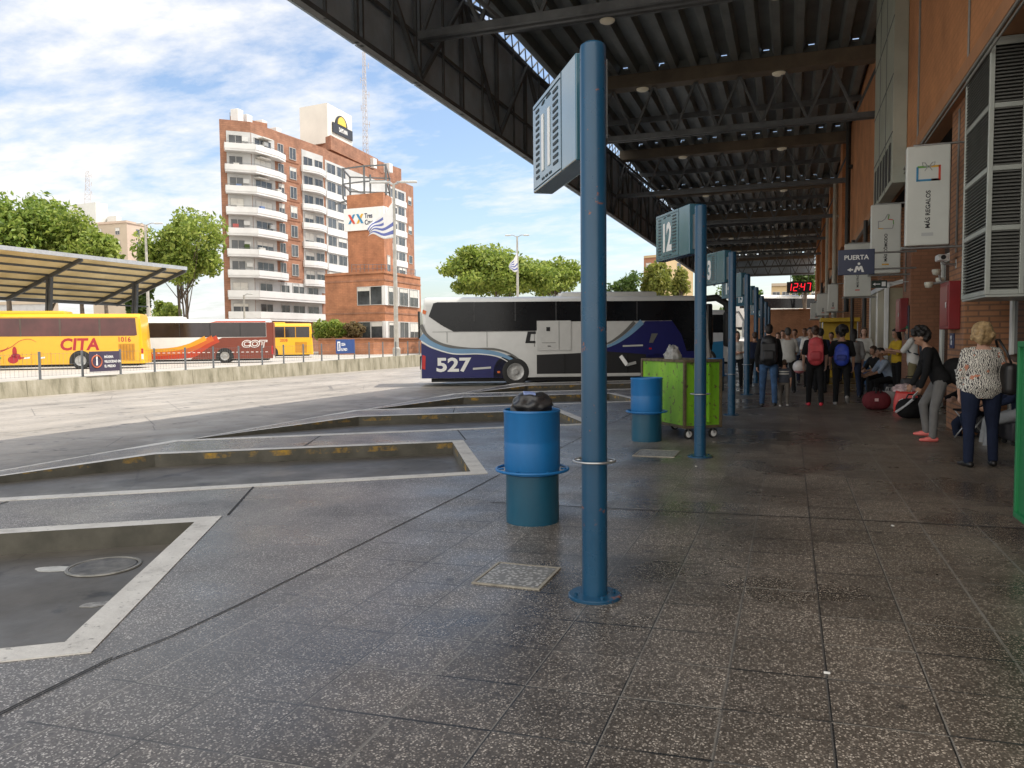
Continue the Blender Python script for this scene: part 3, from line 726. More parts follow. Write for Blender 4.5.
# ------------------------------------------------------------------ bins
BINU = mat_worn_paint('bright blue drum', (.006,.115,.31), (.009,.15,.40), .68, .38, (.04,.075,.12))
BINL = mat_worn_paint('dark teal drum', (.008,.065,.11), (.011,.085,.145), .69, .35, (.45,.20,.03))
def bin_(x, y, label, fill=True):
    t = thing('litter_bin', label, 'bin', (x, y, 0), rng.random()*6, 'blue drum bins along the posts')
    m = MB(); m.lathe([(0,0),(.218,0),(.22,.02),(.218,.40),(.0,.40)], 40, cap=False); m.build('pedestal', BINL, t, auto=30)
    m = MB(); m.lathe([(.226,.405),(.226,.44),(.231,.46),(.231,.66),(.229,.67),(.231,.68),(.231,.90),(.237,.915),(.231,.93),(.223,.925),(.22,.90),(.217,.5),(0,.5)], 40, cap=False); m.build('drum', BINU, t, auto=30)
    m = MB(); m.tube([(.295*math.cos(a*math.pi/20), .295*math.sin(a*math.pi/20), .435) for a in range(40)], .012, 8, closed=True)
    for a in range(6): m.bar((.236*math.cos(a*math.pi/3), .236*math.sin(a*math.pi/3), .435), (.29*math.cos(a*math.pi/3), .29*math.sin(a*math.pi/3), .435), .014)
    m.build('ring', BINU, t, smooth=True); return t
bin_(-2.0, 6.09, 'blue drum bin with a black bag bulging out, nearest the camera')
bin_(-1.98, 11.45, 'blue drum bin beside the ribbed green cart')
bin_(-2.05, 17.3, 'dark blue drum bin behind the green cart and second post')
bin_(-1.98, 22.9, 'small far blue drum bin beyond the third post')
def lump(name, c, r, mat, seed, label, cat, rough=.35, parent=None, crease=.12):
    bm = bmesh.new(); bmesh.ops.create_icosphere(bm, subdivisions=4, radius=1)
    from mathutils import noise
    for v in bm.verts:
        p = v.co*2.3+Vector((seed*7.1, seed, 0)); q = v.co*6+Vector((seed, 3, seed))
        k = 1+.26*noise.noise(p)+crease*abs(noise.noise(q))+.05*noise.noise(v.co*14)
        v.co = Vector((v.co.x*r[0]*k, v.co.y*r[1]*k, max(-r[2]*.8, v.co.z*r[2]*k)))
    me = bpy.data.meshes.new(name); bm.to_mesh(me); bm.free(); me.materials.append(mat)
    for p in me.polygons: p.use_smooth = True
    o = bpy.data.objects.new(name, me); col.objects.link(o); o.location = c
    if label: tag(o, label, cat)
    if parent: o.parent = parent
    return o
BAGM = M('black polythene', (.03,.03,.032), .32, var=.3, vs=9)
lump('rubbish_bag', (-1.99, 6.06, .95), (.165,.16,.12), BAGM, 3, 'crumpled black rubbish bag stuffed into the top of the nearest bin', 'rubbish bag')
m = MB(); m.bbox(-.05,.05,-.03,.03,0,.02,.006); o = m.build('drink_carton', M('carton blue', (.25,.33,.6), .4, var=.2), loc=(-1.99, 6.0, 1.055)); o.rotation_euler = (.3,.1,.5); tag(o, 'small pale blue carton on the black rubbish bag', 'rubbish')

# ------------------------------------------------------------------ carts
GRN = mat_worn_paint('lime cart paint', (.095,.27,.010), (.21,.45,.018), .585, .45, (.09,.085,.03), 5.)
GRND = mat_worn_paint('dark green cart paint', (.012,.17,.055), (.015,.21,.07), .72, .4, (.06,.06,.04), 4.)
RUST = M('rusty angle iron', (.10,.075,.04), .7, var=.4, vs=14)
TYRE = M('black rubber', (.02,.02,.02), .7, var=.2); 
def cart(x, y, ang, L, Wd, H, zb, paint, label, open_=False):
    t = thing('luggage_cart', label, 'cart', (x, y, 0), R(ang), 'green luggage carts')
    def panel(x0, x1, y0, y1):
        m = MB(); m.bbox(x0, x1, y0, y1, zb, H-.03, .004)
        n = max(2, int(round(max(x1-x0, y1-y0)/.17)))
        for i in range(1, n):
            if x1-x0 > y1-y0: q = x0+(x1-x0)*i/n; m.bbox(q-.022, q+.022, y0-.04 if y0 < .1 else y0, y1+.028 if y0 > .1 else y1, zb+.05, H-.06, .008)
            else: q = y0+(y1-y0)*i/n; m.bbox(x0-.04 if x0 < .1 else x0, x1+.028 if x0 > .1 else x1, q-.022, q+.022, zb+.05, H-.06, .008)
        m.build('side_panel', paint, t)
    panel(0.02, L-.02, 0, .02); panel(.02, L-.02, Wd-.02, Wd)
    m = MB(); m.bbox(0, .02, 0.02, Wd-.02, zb, H-.03, .004); m.build('end_panel', paint, t)
    m = MB(); m.bbox(L-.02, L, 0.02, Wd-.02, zb, H-.03, .004); m.build('end_panel', paint, t)
    m = MB(); m.box(.02, L-.02, .02, Wd-.02, zb, zb+.03); m.build('floor_panel', RUST, t)
    m = MB(); w = .035
    for (xx, yy) in ((0,0),(L,0),(0,Wd),(L,Wd)): m.bbox(xx-w/2-.004, xx+w/2+.004, yy-w/2-.004, yy+w/2+.004, zb-.03, H, .004)
    for z in (zb-.03, H-.035):
        m.bbox(0, L, -w/2-.01, w/2, z, z+.04, .004); m.bbox(0, L, Wd-w/2, Wd+w/2+.01, z, z+.04, .004); m.bbox(-w/2-.01, w/2, 0, Wd, z+.001, z+.041, .004); m.bbox(L-w/2, L+w/2+.01, 0, Wd, z+.001, z+.041, .004)
    m.build('frame', RUST if not open_ else paint, t)
    for (xx, yy) in ((.09,.1),(L-.09,.1),(.09,Wd-.1),(L-.09,Wd-.1)):
        c = MB(); c.bbox(xx-.05, xx+.05, yy-.05, yy+.05, zb-.05, zb-.03, .003)
        for s in (-.028, .028): c.bar((xx, yy+s, zb-.04), (xx+.03, yy+s, .075), .006, .05, up=(0,1,0))
        k = c.build('caster', GALV, t)
        mt = Matrix.Translation((xx+.03, yy, .075)) @ Matrix.Rotation(math.pi/2, 4, 'X')
        wl = MB(); wl.lathe([(.05,-.02),(.07,-.02),(.075,-.012),(.075,.012),(.07,.02),(.05,.02)], 20, (0,0,0), mt, cap=False); wl.build('tyre', TYRE, k, auto=35)
        wl = MB(); wl.lathe([(0,-.024),(.02,-.024),(.05,-.02),(.05,.02),(.02,.024),(0,.024)], 20, (0,0,0), mt, cap=False); wl.build('wheel', WHITE if not open_ else WHITE, k, auto=35)
    return t
cart(-1.45, 11.62, 37, .6, 1.35, 1.18, .2, GRN, 'lime green ribbed luggage cart with rusty frame behind the second post')
cart(1.585, 5.78, 0, 1.3, .8, 1.45, .2, GRND, 'dark green luggage cart cut off by the right edge', True)
lump('baggage_bundle', (-1.72, 12.35, 1.18), (.12,.11,.2), M('pale wrapped cloth', (.33,.33,.32), .7, var=.3, vs=7), 6, 'pale wrapped bundle poking above the lime green cart', 'bundle', crease=.3)
m = MB(); m.bbox(.04,.68,.04,1.2,.24,.9,.03); 
# ------------------------------------------------------------------ coaches
RIM = M('wheel rim steel', (.42,.42,.41), .4, .6, var=.2, vs=10)
GLSK = glass('black coach glass', (.008,.009,.011), .14); GLSK.node_tree.nodes['Principled BSDF'].inputs['Specular IOR Level'].default_value = .3; GLMR = glass('maroon tinted glass', (.10,.028,.026), .1); GLBR = glass('dark tinted glass', (.03,.022,.022), .08)
UNDER = M('underbody black', (.015,.015,.015), .8, var=.2)
def coach(label, loc, rz, L, paint, side, Wd=2.5, H=3.3, group='coaches in the bus station', xs=1., pod=None, wheels=(3.55,), podmat=None, zb=.30):
    """local frame: x forward with 0 at the rear, y left, z up.  side: the side whose livery is modelled"""
    t = thing('coach_bus', label, 'bus', loc, rz, group)
    w = Wd/2; secs = []
    def ring(x, k, zt, dz):
        r = .32; pts = [(-w*k, zb), (-w*k, zt-r)]
        for a in range(1, 6): 
            an = a*math.pi/12; pts.append((-w*k+r*(1-math.cos(an)), zt-r+r*math.sin(an)))
        pts.append((-w*k+r+.2, zt+.01)); full = pts+[(-p[0], p[1]) for p in pts[::-1]]
        return [(x+dz*(p[1]-zb)/(zt-zb), p[0], p[1]) for p in full]
    for x, k, zt, dz in ((0,.90,H-.18,.16),(.05,.955,H-.08,.12),(.14,.988,H-.03,.05),(.28,1,H,0),(L-.9,1,H,0),(L-.4,.99,H-.02,-.05),(L-.14,.95,H-.06,-.2),(L,.88,H-.14,-.34)): secs.append(ring(x, k, zt, dz))
    b = MB(); n = len(secs[0]); vs = [p for s in secs for p in s]; fs = []
    for i in range(len(secs)-1):
        for k in range(n):
            q = (k+1) % n; fs.append((i*n+k, (i+1)*n+k, (i+1)*n+q, i*n+q))
    fs += [tuple(range(n)), tuple((len(secs)-1)*n+k for k in range(n))[::-1]]
    b.add(vs, fs); b.build('body', paint, t, auto=35)
    u = MB(); u.box(.4, L-.5, -w+.12, w-.12, .16, zb+.02); u.build('underbody', UNDER, t)
    if pod:
        x0, x1, h = pod; p = MB(); p.bbox(x0, x1, -w*.72, w*.72, H-.1, H+h, .08); p.build('roof_unit', podmat or paint, t, auto=40)
    yn = side*(w); U = Vector((1,0,0)) if side < 0 else Vector((-1,0,0)); N = Vector((0,side,0)); Z = Vector((0,0,1))
    def pt(x): return (x if side < 0 else -x)*xs
    def decal(name, poly, mat, off=.0, th=.006, parent=None):
        m = MB(); m.prism([(pt(p[0]), p[1]) for p in poly], (0, yn+side*(.001+off), 0), U, Z, N, th); o = m.build(name, mat, parent or t); return o
    def write(name, s, x, z, size, mat, off=.008, bold=.01, sx=1., align='LEFT', slant=0.):
        m = text_mb(s, size, U, Z+U*slant, N, Vector((x*xs, yn+side*(.001+off), z)), .006, bold, align, sx); return m.build(name, mat, t)
    for xw in wheels:
        rx = .50
        a = [(xw+.62*math.cos(q*math.pi/14), .50+.62*math.sin(q*math.pi/14)) for q in range(15)]
        decal('wheel_arch', [(xw+.62, zb+.01)]+a+[(xw-.62, zb+.01)], BLACK, .006, .003)
        for sd in (-1, 1):
            mt = Matrix.Translation((xw, sd*(w-.11), .51)) @ Matrix.Rotation(-sd*math.pi/2, 4, 'X')
            e = MB(); e.cur = 0
            e.lathe([(.30,.13),(.40,.145),(.48,.13),(.51,.09),(.51,-.12),(.45,-.15),(.30,-.15)], 32, (0,0,0), mt, cap=False); wh = e.build('wheel', TYRE, t, auto=40)
            e = MB(); e.lathe([(.0,.17),(.09,.17),(.10,.140),(.16,.132),(.24,.134),(.28,.150),(.31,.155),(.315,.14)], 28, (0,0,0), mt, cap=False)
            for q in range(10): e.lathe([(.016,.13),(.016,.155),(0,.16)], 6, (.195*math.cos(q*math.pi/5), .195*math.sin(q*math.pi/5), 0), mt, cap=False)
            e.build('rim', RIM, wh, auto=40)
    return t, decal, write

def bz(pts, n=8):
    """smooth polyline through points (Catmull-Rom)"""
    out = []; P = [pts[0]]+list(pts)+[pts[-1]]
    for i in range(1, len(P)-2):
        p0, p1, p2, p3 = P[i-1], P[i], P[i+1], P[i+2]
        for k in range(n):
            t = k/n; out.append(tuple(.5*((2*p1[j])+(-p0[j]+p2[j])*t+(2*p0[j]-5*p1[j]+4*p2[j]-p3[j])*t*t+(-p0[j]+3*p1[j]-3*p2[j]+p3[j])*t**3) for j in (0,1)))
    out.append(tuple(pts[-1])); return out
def band(pts, w0, w1=None, n=8):
    c = bz(pts, n); m = len(c); a = []; b = []; w1 = w1 if w1 is not None else w0
    for i, p in enumerate(c):
        q0 = c[max(0, i-1)]; q1 = c[min(m-1, i+1)]; d = Vector((q1[0]-q0[0], q1[1]-q0[1])).normalized(); w = (w0+(w1-w0)*i/(m-1))/2
        a.append((p[0]-d.y*w, p[1]+d.x*w)); b.append((p[0]+d.y*w, p[1]-d.x*w))
    return a+b[::-1]

PSIL = M('silver coach paint', (.56,.56,.54), .3, var=.04, coat=.5); PBLU = M('navy coach paint', (.008,.010,.105), .4, var=.08, coat=.15)
PSKY = M('pale blue stripe', (.18,.33,.50), .35, var=.04); PGRY = M('grey stripe', (.14,.14,.13), .35, var=.04)
TH = R(23); zr = -.17
# 527: tail far left, nose toward the platform; its right side faces the camera
nose = Vector((-2.97+.36, 29.66+.15, 0)); L527 = 10.9; w_ = 1.25
dirv = Vector((math.cos(TH), math.sin(TH), 0)); nrm = Vector((math.sin(TH), -math.cos(TH), 0))
o527 = nose - dirv*L527 - nrm*w_
C5, dec, wr = coach('white and navy coach numbered 527 with open luggage doors, parked at the bays', (o527.x, o527.y, zr), TH, L527, PSIL, -1, xs=.935, pod=(5.2, 8.8, .17), wheels=(3.47, 9.25), H=3.26)
dec('window_band', [(.36,2.55),(.55,3.02),(.7,3.06),(10.9,3.06),(10.9,2.33),(5.7,2.33),(4.6,2.25),(4.55,2.0),(1.3,2.0),(.9,2.2)], GLSK, .004)
lo = bz([(.02,1.62),(.5,1.38),(1.2,1.2),(2.3,1.16),(3.1,1.02),(3.72,.68),(3.95,.3)], 8)
dec('navy_panel', [(.06,.305)]+[(max(.06,p[0]), p[1]) for p in lo], PBLU, .003)
dec('grey_stripe', band([(.06,2.25),(.3,1.85),(.9,1.52),(1.9,1.36),(2.9,1.34),(3.6,1.12),(4.15,.7)], .14, .05), PGRY, .006)
dec('blue_stripe', band([(.06,1.84),(.45,1.54),(1.2,1.30),(2.4,1.26),(3.2,1.12),(3.85,.78),(4.1,.45)], .26, .06), PSKY, .009)
dec('white_stripe', band([(.06,1.66),(.5,1.42),(1.3,1.19),(2.35,1.17),(3.1,1.04),(3.75,.66)], .05, .03), LETW, .012)
dec('front_navy', [(6.9,1.24),(7.5,1.40),(8.0,1.66),(8.5,2.02),(8.85,2.32),(10.95,2.32),(10.95,.31),(8.9,.31),(8.9,.95),(6.9,.95)], PBLU, .003)
dec('blue_stripe', band([(6.95,1.30),(7.6,1.50),(8.2,1.86),(8.72,2.30)], .05, .22), PSKY, .008); dec('grey_stripe', band([(6.95,1.38),(7.5,1.58),(8.0,1.90),(8.42,2.29)], .04, .14), PGRY, .011)
dec('front_glass', [(9.9,2.34),(10.95,2.34),(11.05,1.2),(10.5,1.2),(10.3,1.8)], GLSK, .008)
for x in (2.1, 3.7, 5.3, 6.9, 8.5): dec('window_seam', [(x,2.36),(x+.035,2.36),(x+.035,3.05),(x,3.05)], M('seam grey', (.05,.05,.052), .5, var=0), .011, .003)
for x in (1.05, 2.6, 4.45): dec('panel_seam', [(x,1.42 if x > 2 else 1.6),(x+.02,1.42 if x > 2 else 1.6),(x+.02,1.98),(x,1.98)], PGRY, .004, .003)
dec('panel_seam', [(.5,1.98),(4.5,1.98),(4.5,1.995),(.5,1.995)], PGRY, .004, .003)
dec('bay_shade_plate', [(4.55,.42),(8.88,.42),(8.88,1.1),(7.3,1.22),(6.0,1.16),(4.55,1.12)], BLACK, .006)  # flat black plate stands in for the shade inside the open luggage bay
dec('sill', [(4.5,.33),(8.9,.33),(8.9,.41),(4.5,.41)], PSIL, .01)
for x in (5.6, 6.9, 8.1): dec('bay_post', [(x,.42),(x+.07,.42),(x+.07,1.12),(x,1.12)], UNDER, .013, .02)
dec('service_door', [(4.56,1.28),(5.9,1.28),(5.9,2.36),(4.56,2.36)], PSIL, .011, .012)
dec('door_gap', [(5.42,1.3),(5.44,1.3),(5.44,2.34),(5.42,2.34)], PGRY, .025, .003)
dec('door_gap', [(4.75,1.55),(5.3,1.55),(5.3,1.565),(4.75,1.565)], PGRY, .025, .003)
dec('door_lock', [(4.93,1.98),(5.08,1.98),(5.08,2.13),(4.93,2.13)], BLACK, .025, .006); dec('handle', [(4.98,1.42),(5.1,1.42),(5.1,1.45),(4.98,1.45)], BLACK, .025, .008)
dec('vent_emblem', [(4.1,1.55),(4.5,1.55),(4.5,1.63),(4.28,1.63),(4.33,1.88),(4.52,1.88),(4.52,1.97),(4.2,1.97)], BLACK, .006)
dec('tail_light', [(.07,.66),(.2,.62),(.22,1.12),(.1,1.16)], M('tail lens red', (.5,.02,.02), .25, var=.1), .01, .012)
dec('marker_lamp', [(.12,2.66),(.24,2.62),(.28,2.74),(.14,2.8)], M('amber lens', (.75,.16,.03), .3, var=.1), .006, .012)
dec('reflector', [(3.0,.47),(3.1,.47),(3.1,.54),(3.0,.54)], MATS['amber lens'], .01, .008); dec('reflector', [(9.0,1.28),(9.1,1.28),(9.1,1.34),(9.0,1.34)], MATS['tail lens red'], .01, .008)
dec('handle', [(2.05,.60),(2.75,.64),(2.75,.71),(2.05,.67)], PSIL, .01, .01); dec('handle', [(7.95,1.38),(8.75,1.40),(8.75,1.46),(7.95,1.44)], PSIL, .01, .01)
dec('vent_emblem', [(9.0,1.52),(9.15,1.52),(9.35,1.86),(9.1,1.86)], PGRY, .012)
wr('numeral', '527', .62, .56, .68, LETW, .012, .022, 1.22)
m = MB(); m.bbox(-.07, .0, -.95, .95, 1.75, 2.75, .03); m.build('rear_window', GLSK, C5)
m = MB(); m.bbox(-.05, .04, -.5, .5, .6, 1.1, .02); m.build('rear_grille', UNDER, C5)
m = MB(); m.bbox(L527-.28, L527-.05, -1.12, 1.12, 1.2, 2.95, .06); m.build('windscreen', GLSK, C5)
for s in (-1, 1):
    m = MB(); m.tube([(L527-.4, s*1.1, 3.12), (L527+.05, s*1.22, 3.16), (L527+.38, s*1.3, 2.95), (L527+.5, s*1.32, 2.5)], [.12,.13,.13,.11], 12); m.bbox(L527+.30, L527+.72, s*1.32-.17, s*1.32+.17, 1.35, 2.65, .09); m.build('mirror', BLACK, C5, auto=40)
# raised service flap and a wheel-like hose reel inside the bay
bm_ = MB(); bm_.bar((7.35, -1.3, 1.05), (7.55, -1.45, .72), .03, .14); bm_.bar((7.55,-1.45,.72),(7.9,-1.36,.8),.03,.10); bm_.build('open_flap', PSIL, C5)
SHY = .17
# CITA coach (its left side toward the camera, rear at the right)
def side_bus(px_rear, d, zground): 
    p = W(px_rear, d, zground); return p
YEL = M('yellow coach paint', (.78,.42,.012), .35, var=.03, coat=.4); YELD = M('dull yellow grille', (.56,.25,.012), .5, var=.12); RED_ = M('dark red livery', (.42,.02,.03), .4, var=.04)
rzL = YAW+math.pi+R(14)
d0 = 47.6; sc = 780/d0
rear = W(147, d0, .0)
LY = 12.6
# local x forward = -RV ; left side (y+) faces the camera
DRZ = R(14)
def at_left(px, d, z, Wd=2.5):
    p = W(px, d, z); return p + (Matrix.Rotation(DRZ, 3, 'Z') @ FV)*(Wd/2)
p = at_left(144.5, d0, 0)
C1, dec, wr = coach('yellow coach with red lettering and a running squirrel drawing, its rear to the right', p, rzL, LY, YEL, 1, pod=(4.4, 12.0, .18), wheels=(3.5, 10.6), H=3.32)
dec('window_band', [(.35,2.02),(.42,3.05),(12.0,3.05),(12.0,1.98),(.5,1.98)], GLMR, .004)
for x in (2.35, 4.5, 6.6, 8.7, 10.8): dec('window_post', [(x,1.99),(x+.10,1.99),(x+.10,3.04),(x,3.04)], M('dark window post', (.10,.075,.06), .5, var=.1), .011, .004)
dec('rain_gutter', [(.3,3.07),(12.0,3.07),(12.0,3.11),(.3,3.11)], YELD, .006)
wr('lettering', 'CITA', 4.62, 1.16, .97, RED_, .01, .03, .98, 'LEFT', .12)
wr('lettering', '1016', 1.45, 1.62, .42, RED_, .01, .004, .9)
dec('engine_grille', [(.5,.5),(1.4,.5),(1.4,1.5),(.5,1.5)], YELD, .008)
for i in range(5): dec('slat_shadow', [(.58+i*.17,.55),(.62+i*.17,.55),(.62+i*.17,1.45),(.58+i*.17,1.45)], M('amber shadow line', (.36,.16,.01), .5, var=0), .015, .004)  # shadow lines between the grille slats, put in as darker amber strips
dec('tail_light', [(.02,.9),(.14,.9),(.14,1.2),(.02,1.2)], MATS['tail lens red'], .01, .01); dec('tail_light', [(.02,.55),(.14,.55),(.14,.85),(.02,.85)], LETW, .01, .01)
# squirrel drawing: tail arc, body, head, and row of little flags
for pts, a, b in (([(9.4,1.55),(8.9,1.45),(8.45,1.2),(7.9,1.05),(7.2,1.35),(6.7,1.72),(6.2,1.82),(5.85,1.65)], .05, .02), ([(8.0,1.02),(7.75,1.15),(7.45,1.25),(7.3,1.4)], .06, .02), ([(10.9,.72),(10.1,.8),(9.6,1.0),(9.75,1.35),(9.3,1.62)], .03, .03)):
    dec('squirrel_drawing', band(pts, a, b), RED_, .01, .004)
for cx, cz, rx, rz_ in ((7.0,1.1,.12,.3),(7.1,.62,.28,.22),(6.95,.85,.25,.14),(6.75,.72,.1,.1),(8.35,.62,.22,.12)):
    dec('squirrel_drawing', [(cx+rx*math.cos(q*.524), cz+rz_*math.sin(q*.524)) for q in range(12)], RED_, .016, .004)
for i, x in enumerate((6.2, 6.5, 5.4, 7.7, 8.8, 9.8, 10.3)):
    dec('livery_mark', [(x,.78),(x+.3,.74),(x+.34,.66),(x+.02,.68)], [LETW, RED_, LETW, CG, RED_, LETW, RED_][i], .02, .004)
for i in range(14): 
    if not 3.4 < 5.0+i*.5 < 4.9: dec('panel_seam', [(5.1+i*.5,.4),(5.12+i*.5,.4),(5.12+i*.5,1.05),(5.1+i*.5,1.05)], YELD, .007, .003)
# COT coach
CW = M('white coach paint', (.76,.75,.72), .3, var=.03, coat=.4); COR = M('orange stripe', (.62,.13,.02), .4, var=.03); CYL = M('amber stripe', (.78,.36,.02), .4, var=.03); CBR = M('red brown livery', (.20,.040,.020), .4, var=.05); CRD = M('red stripe', (.50,.05,.015), .4, var=.03)
d1 = 58.6
p = at_left(274, d1, 0)
C2, dec, wr = coach('white coach with orange and brown sweep and white outlined lettering', p, rzL, 13.0, CW, 1, pod=(6.3, 9.9, .2), wheels=(3.45, 11.2), H=3.25)
dec('window_band', [(.5,1.92),(.5,2.98),(12.7,2.98),(12.7,1.9)], GLBR, .004)
dec('brown_panel', [(.02,.31),(.02,3.0),(.48,3.0),(.48,1.9),(3.6,1.88),(4.4,1.5),(5.1,1.0),(5.8,.31)], CBR, .002)
dec('red_stripe', band([(3.9,1.80),(4.5,1.5),(5.1,1.05),(5.8,.62),(7.6,.5),(9.6,.5)], .55, .3), CRD, .006)
dec('orange_stripe', band([(4.25,1.86),(4.85,1.55),(5.5,1.15),(6.4,.88),(8.0,.74),(10.0,.72)], .42, .25), COR, .009)
dec('amber_stripe', band([(4.75,1.86),(5.3,1.58),(6.0,1.28),(7.0,1.06),(8.4,.98),(10.0,.98)], .34, .2), CYL, .012)
dec('roof_stripe', [(.5,3.0),(4.4,3.0),(4.0,3.1),(.5,3.1)], CRD, .004)
for x in (2.3, 4.4, 6.5, 8.6, 10.7): dec('window_post', [(x,1.92),(x+.05,1.92),(x+.05,2.97),(x,2.97)], BLACK, .011, .004)
for i in range(28): dec('dash_line', [(.4+i*.34,.77),(.58+i*.34,.77),(.58+i*.34,.82),(.4+i*.34,.82)], LETW, .02, .003)
m = MB(); m.bbox(-.03, .09, -1.12, 1.12, .5, 3.0, .03); m.build('rear_panel', CBR, C2)
wr('lettering', 'COT', 2.25, 1.17, .68, LETW, .014, .05, 1.2, 'LEFT', .1); wr('lettering_inner', 'COT', 2.25, 1.17, .68, CBR, .022, -.002, 1.2, 'LEFT', .1)
dec('tail_light', [(.02,.6),(.14,.6),(.14,1.25),(.02,1.25)], MATS['tail lens red'], .012, .01)
# third: yellow coach behind
d2 = 75.7
p = at_left(314, d2, 0)
C3, dec, wr = coach('plain yellow coach showing only its rear end behind the brown and white coach', p, rzL, 12.4, YEL, 1, pod=(2.6, 6, .12), wheels=(3.9, 10.6), H=3.3)
dec('window_band', [(.35,1.95),(.35,2.98),(12,2.98),(12,1.95)], GLBR, .004)
for x in (1.6, 2.6, 4.2): dec('window_post', [(x,1.96),(x+.08,1.96),(x+.08,2.97),(x,2.97)], YELD, .011, .004)
dec('engine_grille', [(.6,.5),(1.7,.5),(1.7,1.5),(.6,1.5)], YELD, .008); wr('lettering', '2038', 3.1, 1.55, .4, RED_, .01, .004, .9)
dec('tail_light', [(.02,1.9),(.14,1.9),(.14,2.3),(.02,2.3)], BLACK, .01, .01)
# coach further along the bays (white and light blue)
PWB = M('white blue coach paint', (.60,.62,.64), .3, var=.04, coat=.3)
nz = Vector((-2.9, 47.0, 0)); oo = nz-dirv*12-nrm*w_
C4, dec, wr = coach('white and sky blue coach in a farther bay, mostly hidden behind the posts', (oo.x, oo.y, zr), TH, 12, PWB, -1, wheels=(3.7, 10.3), H=3.3)
dec('window_band', [(.4,1.98),(.4,3.02),(11.2,3.02),(11.2,1.98)], GLSK, .004); dec('blue_stripe', [(5,.32),(11.2,.32),(11.2,1.5),(8.5,1.3),(6.5,.9)], M('sky blue livery', (.03,.20,.40), .35, var=.05), .004)
m = MB(); m.bbox(11.75, 11.97, -1.1, 1.1, 1.2, 2.95, .06); m.build('windscreen', GLSK, C4)
for s in (-1, 1):
    m = MB(); m.tube([(11.6, s*1.1, 3.12), (12.1, s*1.22, 3.16), (12.4, s*1.3, 2.6)], .07, 10); m.bbox(12.3, 12.5, s*1.32-.12, s*1.32+.12, 1.7, 2.6, .05); m.build('mirror', WHITE, C4)
# coach crossing beyond the far end of the platform
p = W(826, 90, 2.4)+FV*1.25
C5b, dec, wr = coach('far white coach with blue and yellow bands seen under the end of the canopy', p, rzL, 12, CW, 1, wheels=(3.6, 9.9), H=3.9)
dec('window_band', [(.3,2.4),(.3,3.5),(11.4,3.5),(11.4,2.4)], GLSK, .004)
for x0, mt in ((2.2, MATS['sky blue livery']), (3.4, PSKY), (4.4, CYL)): dec('slanted_band', [(x0,.9),(x0+.7,.9),(x0-.5,2.35),(x0-1.3,2.35)], mt, .006)

# ------------------------------------------------------------------ barrier wall and fence across the yard
def wall_top(y): return .33+.0088*(y-17)
bw = MB(); ysw = [6+2.46*i for i in range(24)]
bt = thing('barrier_wall', 'long stained concrete retaining wall along the far side of the yard', 'wall', (-23, 30, -.17))
for i in range(23):
    a, b = ysw[i]+.008, ysw[i+1]-.008; m = MB(); x0, x1 = -23.42, -23.0
    vs = [(x0,a,-.17),(x1,a,-.17),(x1,b,-.17),(x0,b,-.17),(x0,a,wall_top(a)),(x1-.05,a,wall_top(a)),(x1-.05,b,wall_top(b)),(x0,b,wall_top(b))]
    m.add([Vector(v)-Vector((-23,30,-.17)) for v in vs], [(0,3,2,1),(4,5,6,7),(0,1,5,4),(1,2,6,5),(2,3,7,6),(3,0,4,7)]); m.build('wall_block', CONC, bt)
ft = thing('mesh_fence', 'grey post and wire fence standing on the concrete wall in front of the coaches', 'fence', (-23.2, 30, .4))
FPM = M('grey fence post', (.16,.17,.18), .5, .3, var=.15)
fy = [14.0+1.64*i for i in range(26)]
for i, y in enumerate(fy):
    z0 = wall_top(y)-.4; m = MB(); m.bbox(-.03,.03,y-30-.03,y-30+.03,z0,z0+.92,.006); m.bbox(-.07,.07,y-30-.07,y-30+.07,z0,z0+.012,.003); m.build('post', FPM, ft)
    if i < len(fy)-1:
        yn = fy[i+1]; z1 = wall_top(yn)-.4; m = MB()
        for h in (.12, .48, .84): m.bar((0,y-30,z0+h),(0,yn-30,z1+h),.006)
        for q in range(1, 11):
            f = q/11; yy = y+(yn-y)*f-30; zz = z0+(z1-z0)*f; m.bar((0,yy,zz+.1),(0,yy,zz+.86),.0045)
        m.build('wire_mesh', FPM, ft)
# banners on the fence
def banner(y0, y1, z0, z1, label, mat, kind):
    t = thing('fence_banner', label, 'sign', (-22.93, y0, z0)); h = z1-z0; w = y1-y0
    m = MB(); m.bbox(-.02, 0, 0, w, 0, h, .004); m.build('panel', mat, t)
    U, N = (0,1,0), (1,0,0)
    if kind == 'dark':
        m = MB(); c = (.002, .30, h*.5)
        m.tube([(0.006, c[1]+.21*math.cos(a*math.pi/14), c[2]+.21*math.sin(a*math.pi/14)) for a in range(28)], .022, 6, closed=True); m.build('ring_emblem', M('brick red print', (.5,.13,.06), .5, var=0), t)
        m = MB(); m.prism([(.27,.22),(.34,.22),(.33,.44),(.35,.55),(.31,.62),(.27,.55),(.28,.42)], (.002,0,0), U, (0,0,1), N, .004); m.build('pictogram', LETW, t)
        for i, s in enumerate(('MÁXIMA', 'VELOCIDAD EN', 'EL PREDIO')): text_mb(s, .125, U, (0,0,1), N, (.002, .62, h*.66-i*.165), .003, .003, 'LEFT', .82).build('lettering', LETW, t)
    else:
        m = MB(); m.prism([(.12,h*.2),(.40,h*.2),(.40,h*.85),(.12,h*.85)], (.002,0,0), U, (0,0,1), N, .004); m.build('emblem', LETW, t)
        m = MB(); m.prism([(.2,h*.25),(.32,h*.25),(.30,h*.6),(.33,h*.75),(.2,h*.75)], (.007,0,0), U, (0,0,1), N, .004); m.build('pictogram', mat, t)
        for i, s in enumerate(('CEDA', 'EL PASO')): text_mb(s, .2, U, (0,0,1), N, (.002, .5, h*.56-i*.28), .003, .005, 'LEFT', .8).build('lettering', LETW, t)
